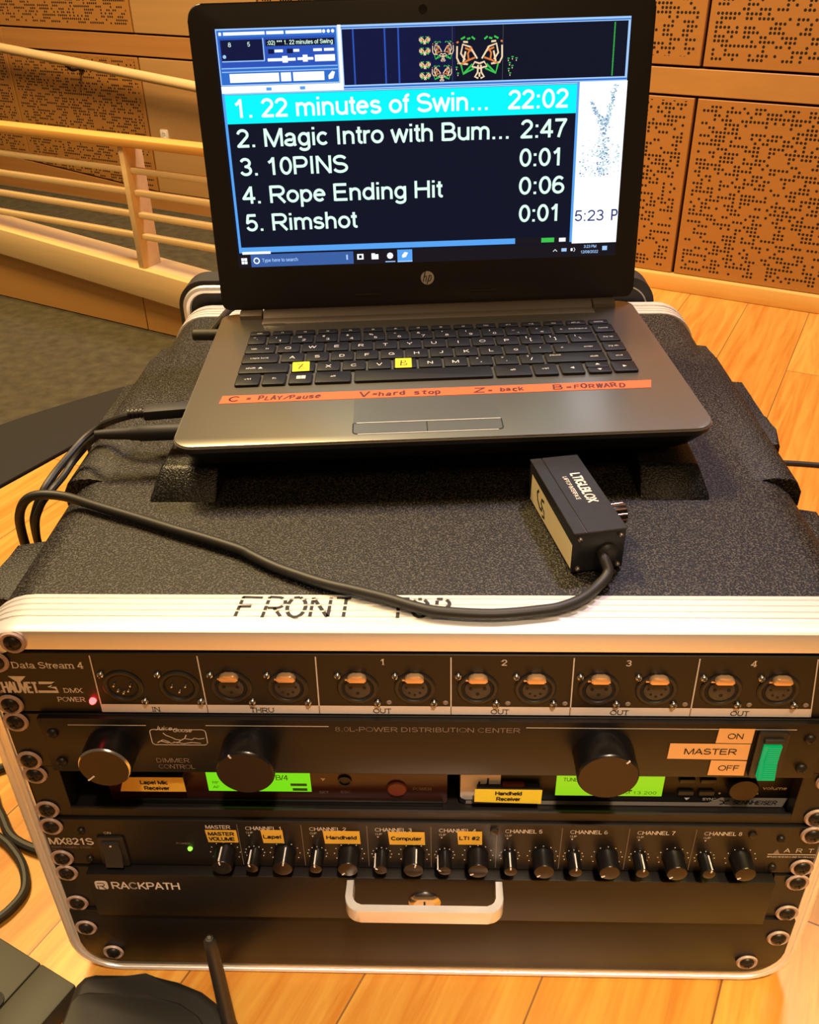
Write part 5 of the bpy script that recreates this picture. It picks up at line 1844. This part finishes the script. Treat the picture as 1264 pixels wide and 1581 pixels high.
b.build('printed_lettering', bx)
b = MB('rubber')
b.lathe([(6, 0), (6, 1.4), (4.6, 3.2), (3.4, 3.6), (0, 3.6)], (5.0, -42.6, 12.5), seg=24)
b.build('cable_grommet', bx)
b = MB(['copper', 'knobblack'])
b.lathe([(4.2, 0), (4.2, 3.0)], (15.2, -10, 14.5), axis='x', seg=24, m='knobblack')
b.lathe([(6.4, 3.0), (6.4, 11.0), (5.4, 12.6), (0, 12.6)], (15.2, -10, 14.5), axis='x', seg=26, m='knobblack')
for a in range(0, 360, 30):
    b.box(18.6, 27.2, -0.6, 0.6, 5.9, 6.8, 'copper', 0.2, 1, Matrix.Translation((0, -10, 14.5)) @ Matrix.Rotation(math.radians(a), 4, 'X'))
b.build('side_knob', bx, label='black fluted knob with copper coloured ribs')
b = MB('knobblack')
b.lathe([(4.6, 0), (4.6, 4.0), (3.6, 5.6), (0, 5.6)], (15.2, 22, 14), axis='x', seg=20)
b.build('side_socket', bx)
for x in (-11.8, 11.8):
    for z in (3.6, 23.4):
        screw(bx, x, z, -42.6, 1.6, False, 'steel')
cpts = [(98.5, 54.5, 27.6), (99.5, 49, 26.6), (101, 43, 22), (95, 35, 19.4), (85, 24, 19), (74, 17, 19), (63, 13.6, 19), (36, 10, 19), (8, 12, 19), (-5, 16, 19), (-20, 23, 19), (-38, 30, 19), (-56, 37, 18.6), (-76, 47, 18.6), (-88, 54, 18.6), (-101, 63, 19), (-109, 69, 19), (-131, 80, 19), (-153, 90, 19), (-180, 103, 19), (-209, 116, 19.4), (-234, 127, 20), (-251, 128, 20.6), (-260, 127, 17), (-267, 128, 6), (-271, 131, -10), (-274, 136, -40), (-278, 142, -120), (-284, 150, -230), (-292, 160, -290), (-306, 190, -296.5), (-330, 260, -296.5)]
Ri = (Matrix.Translation((88.3, 96, 15)) @ Matrix.Rotation(ANG, 4, 'Z')).inverted()
b = MB('rubber')
b.tube([Ri @ Vector(p) for p in cpts], 3.1, seg=12, smooth=5)
b.build('cable', bx)

# ------------------------------------------------------------------ cables plugged into the laptop's left side
uc = thing('data_cable', 'black cable with a flat ribbed plug in the left side of the laptop', 'cable', (-174, 204, 43))
b = MB('dkplastic')
T = Matrix.Translation((-183, 201.5, 44)) @ Matrix.Rotation(math.radians(10), 4, 'Z')
b.box(-15, 17, -6.5, 6.5, -3.8, 3.8, None, 1.6, 2, T)
b.box(15, 19.5, -5.6, 5.6, -2.3, 2.3, 'steel', 0.2, 1, T)
b.build('plug', uc)
b = MB('rubber')
for k in range(4):
    b.lathe([(3.6, 0), (3.6, 1.6), (2.6, 1.7), (2.6, 2.8)], (-17.4 - k * 2.8, 0, 0), axis='x', seg=14, T=T)
b.build('strain_relief', uc)
b = MB('rubber')
b.tube([(-197.5, 199.2, 43.8), (-210, 198.5, 41.5), (-222, 203, 36), (-234, 208, 29), (-245, 200, 22.5), (-250, 179, 19.5), (-252, 156, 18.6), (-255, 142, 14), (-261, 137, 2), (-266, 139, -14), (-270, 146, -60), (-276, 160, -160), (-284, 176, -280), (-300, 210, -296.5), (-318, 290, -296.5)], 2.7, seg=10)
b.build('cord', uc)
pc = thing('power_cable', 'black power cord with a round barrel plug near the front left laptop corner', 'cable', (-171, 175, 41))
b = MB('dkplastic')
T = Matrix.Translation((-163, 173.8, 42.4)) @ Matrix.Rotation(math.radians(4), 4, 'Z') @ Matrix.Rotation(PI, 4, 'Z')
b.lathe([(0, -1), (5.2, -1), (5.6, 0.5), (5.6, 30), (5.0, 31), (4.9, 36), (4.2, 38), (3.6, 52), (2.8, 60), (0, 60)], (0, 0, 0), axis='x', seg=22, T=T)
b.build('barrel_plug', pc)
b = MB('rubber')
b.tube([(-220, 170.4, 42), (-228, 172, 36), (-236, 176, 28), (-243, 170, 21), (-245, 156, 18.4), (-247, 138, 17.6), (-254, 131, 9), (-261, 131, -10), (-266, 134, -60), (-272, 146, -170), (-280, 160, -284), (-296, 190, -297), (-312, 270, -297)], 2.4, seg=10)
b.build('cord', pc)
vc = thing('video_cable', 'black cable with a short grey plug at the rear left of the laptop', 'cable', (-180, 335, 48))
b = MB(['graybox'])
T = Matrix.Translation((-172, 334.5, 47.5))
b.lathe([(0, 0), (4.4, 0), (4.6, -1), (4.6, -21), (3.8, -22), (0, -22)], (0, 0, 0), axis='x', seg=20, T=T)
b.build('plug', vc)
b = MB('rubber')
b.tube([(-180, 337, 48.5), (-178, 352, 49), (-177, 375, 48), (-175, 405, 45), (-168, 440, 36), (-152, 470, 25), (-120, 485, 19.5), (-60, 488, 19)], 3.0, seg=10)
b.build('cord', vc)

# ------------------------------------------------------------------ things on the stage floor round the case
rc = MB('rubber')
rc.tube([(252, 690, -296.6), (360, 712, -296.6), (440, 726, -296.6), (474, 727, -296.6), (523, 720, -296.6), (620, 700, -296.6), (900, 720, -296.6)], 3.3, seg=10)
tag(rc.build('floor_cable'), 'black cable lying straight across the stage floor right of the case', 'cable')
lc = MB('rubber')
lc.tube([(-284, 170, -296), (-320, 190, -296), (-385, 178, -296), (-372, 146, -296), (-358, 127, -296), (-338, 105, -296), (-300, 92, -296), (-266, 100, -296)], 4.0, seg=10)
tag(lc.build('floor_cable'), 'black cable curving under the left edge of the case', 'cable')
lc = MB('rubber')
lc.tube([(-470, 130, -296), (-420, 132, -296), (-380, 122, -296), (-352, 107, -296), (-338, 97, -296), (-322, 80, -296), (-313, 60, -296), (-317, 44, -296), (-328, 30, -296), (-350, 8, -296), (-420, -20, -296)], 3.6, seg=10)
tag(lc.build('floor_cable'), 'black cable bending in a loop on the floor left of the case', 'cable')

gb = thing('flat_equipment_box', 'flat dark grey box with a seam across its top, on the floor at lower left', 'equipment box', (-300, -50, -300))
T = Matrix.Translation((-241, -23, 0)) @ Matrix.Rotation(math.atan2(-0.45, 0.89), 4, 'Z')
b = MB('graybox')
b.box(-33, 0, -110, 0, -299.8, -280, None, 1.4, 2, T)
b.build('end_cap', gb)
b = MB('graybox')
b.box(-190, -33.6, -110, 0, -299.8, -280, None, 1.4, 2, T)
b.build('body', gb)
b = MB('dark')
b.prism(rrect(-75, -33.8, -62, -28, 6), 'z', -280.2, -279.2, T=T)
b.build('recess', gb)

rt = thing('wireless_router', 'black rounded plastic device with an upright stick antenna in front of the case', 'wireless device', (-185, -80, -300))
b = MB('router')
b.prism([(-243, -220), (-124, -220), (-122, -66), (-127, -52), (-137, -41), (-150, -32.5), (-168, -26), (-190, -22.8), (-225, -22), (-232, -24), (-236, -30)], 'z', -299.6, -265, bev=6.5, seg=4)
b.build('housing', rt)
b = MB('router')
b.prism([(-238, -215), (-133, -215), (-133, -76), (-138, -62), (-148, -51), (-162, -43), (-185, -38.5), (-224, -37), (-231, -39), (-234, -44)], 'z', -266.5, -263.2, bev=1.6, seg=3)
b.build('top_plate', rt)
b = MB(['black', 'chrome'])
b.lathe([(5.2, -272), (5.2, -258), (4.6, -250), (4.0, -170), (3.6, -163), (2.2, -161), (0, -160.6)], (-124, -62, 0), axis='z', seg=20)
b.disc((-124, -62, -161.2), 1.3, 0, 1.4, axis='z', m='chrome', seg=12, bev=0.4)
b.build('antenna', rt)
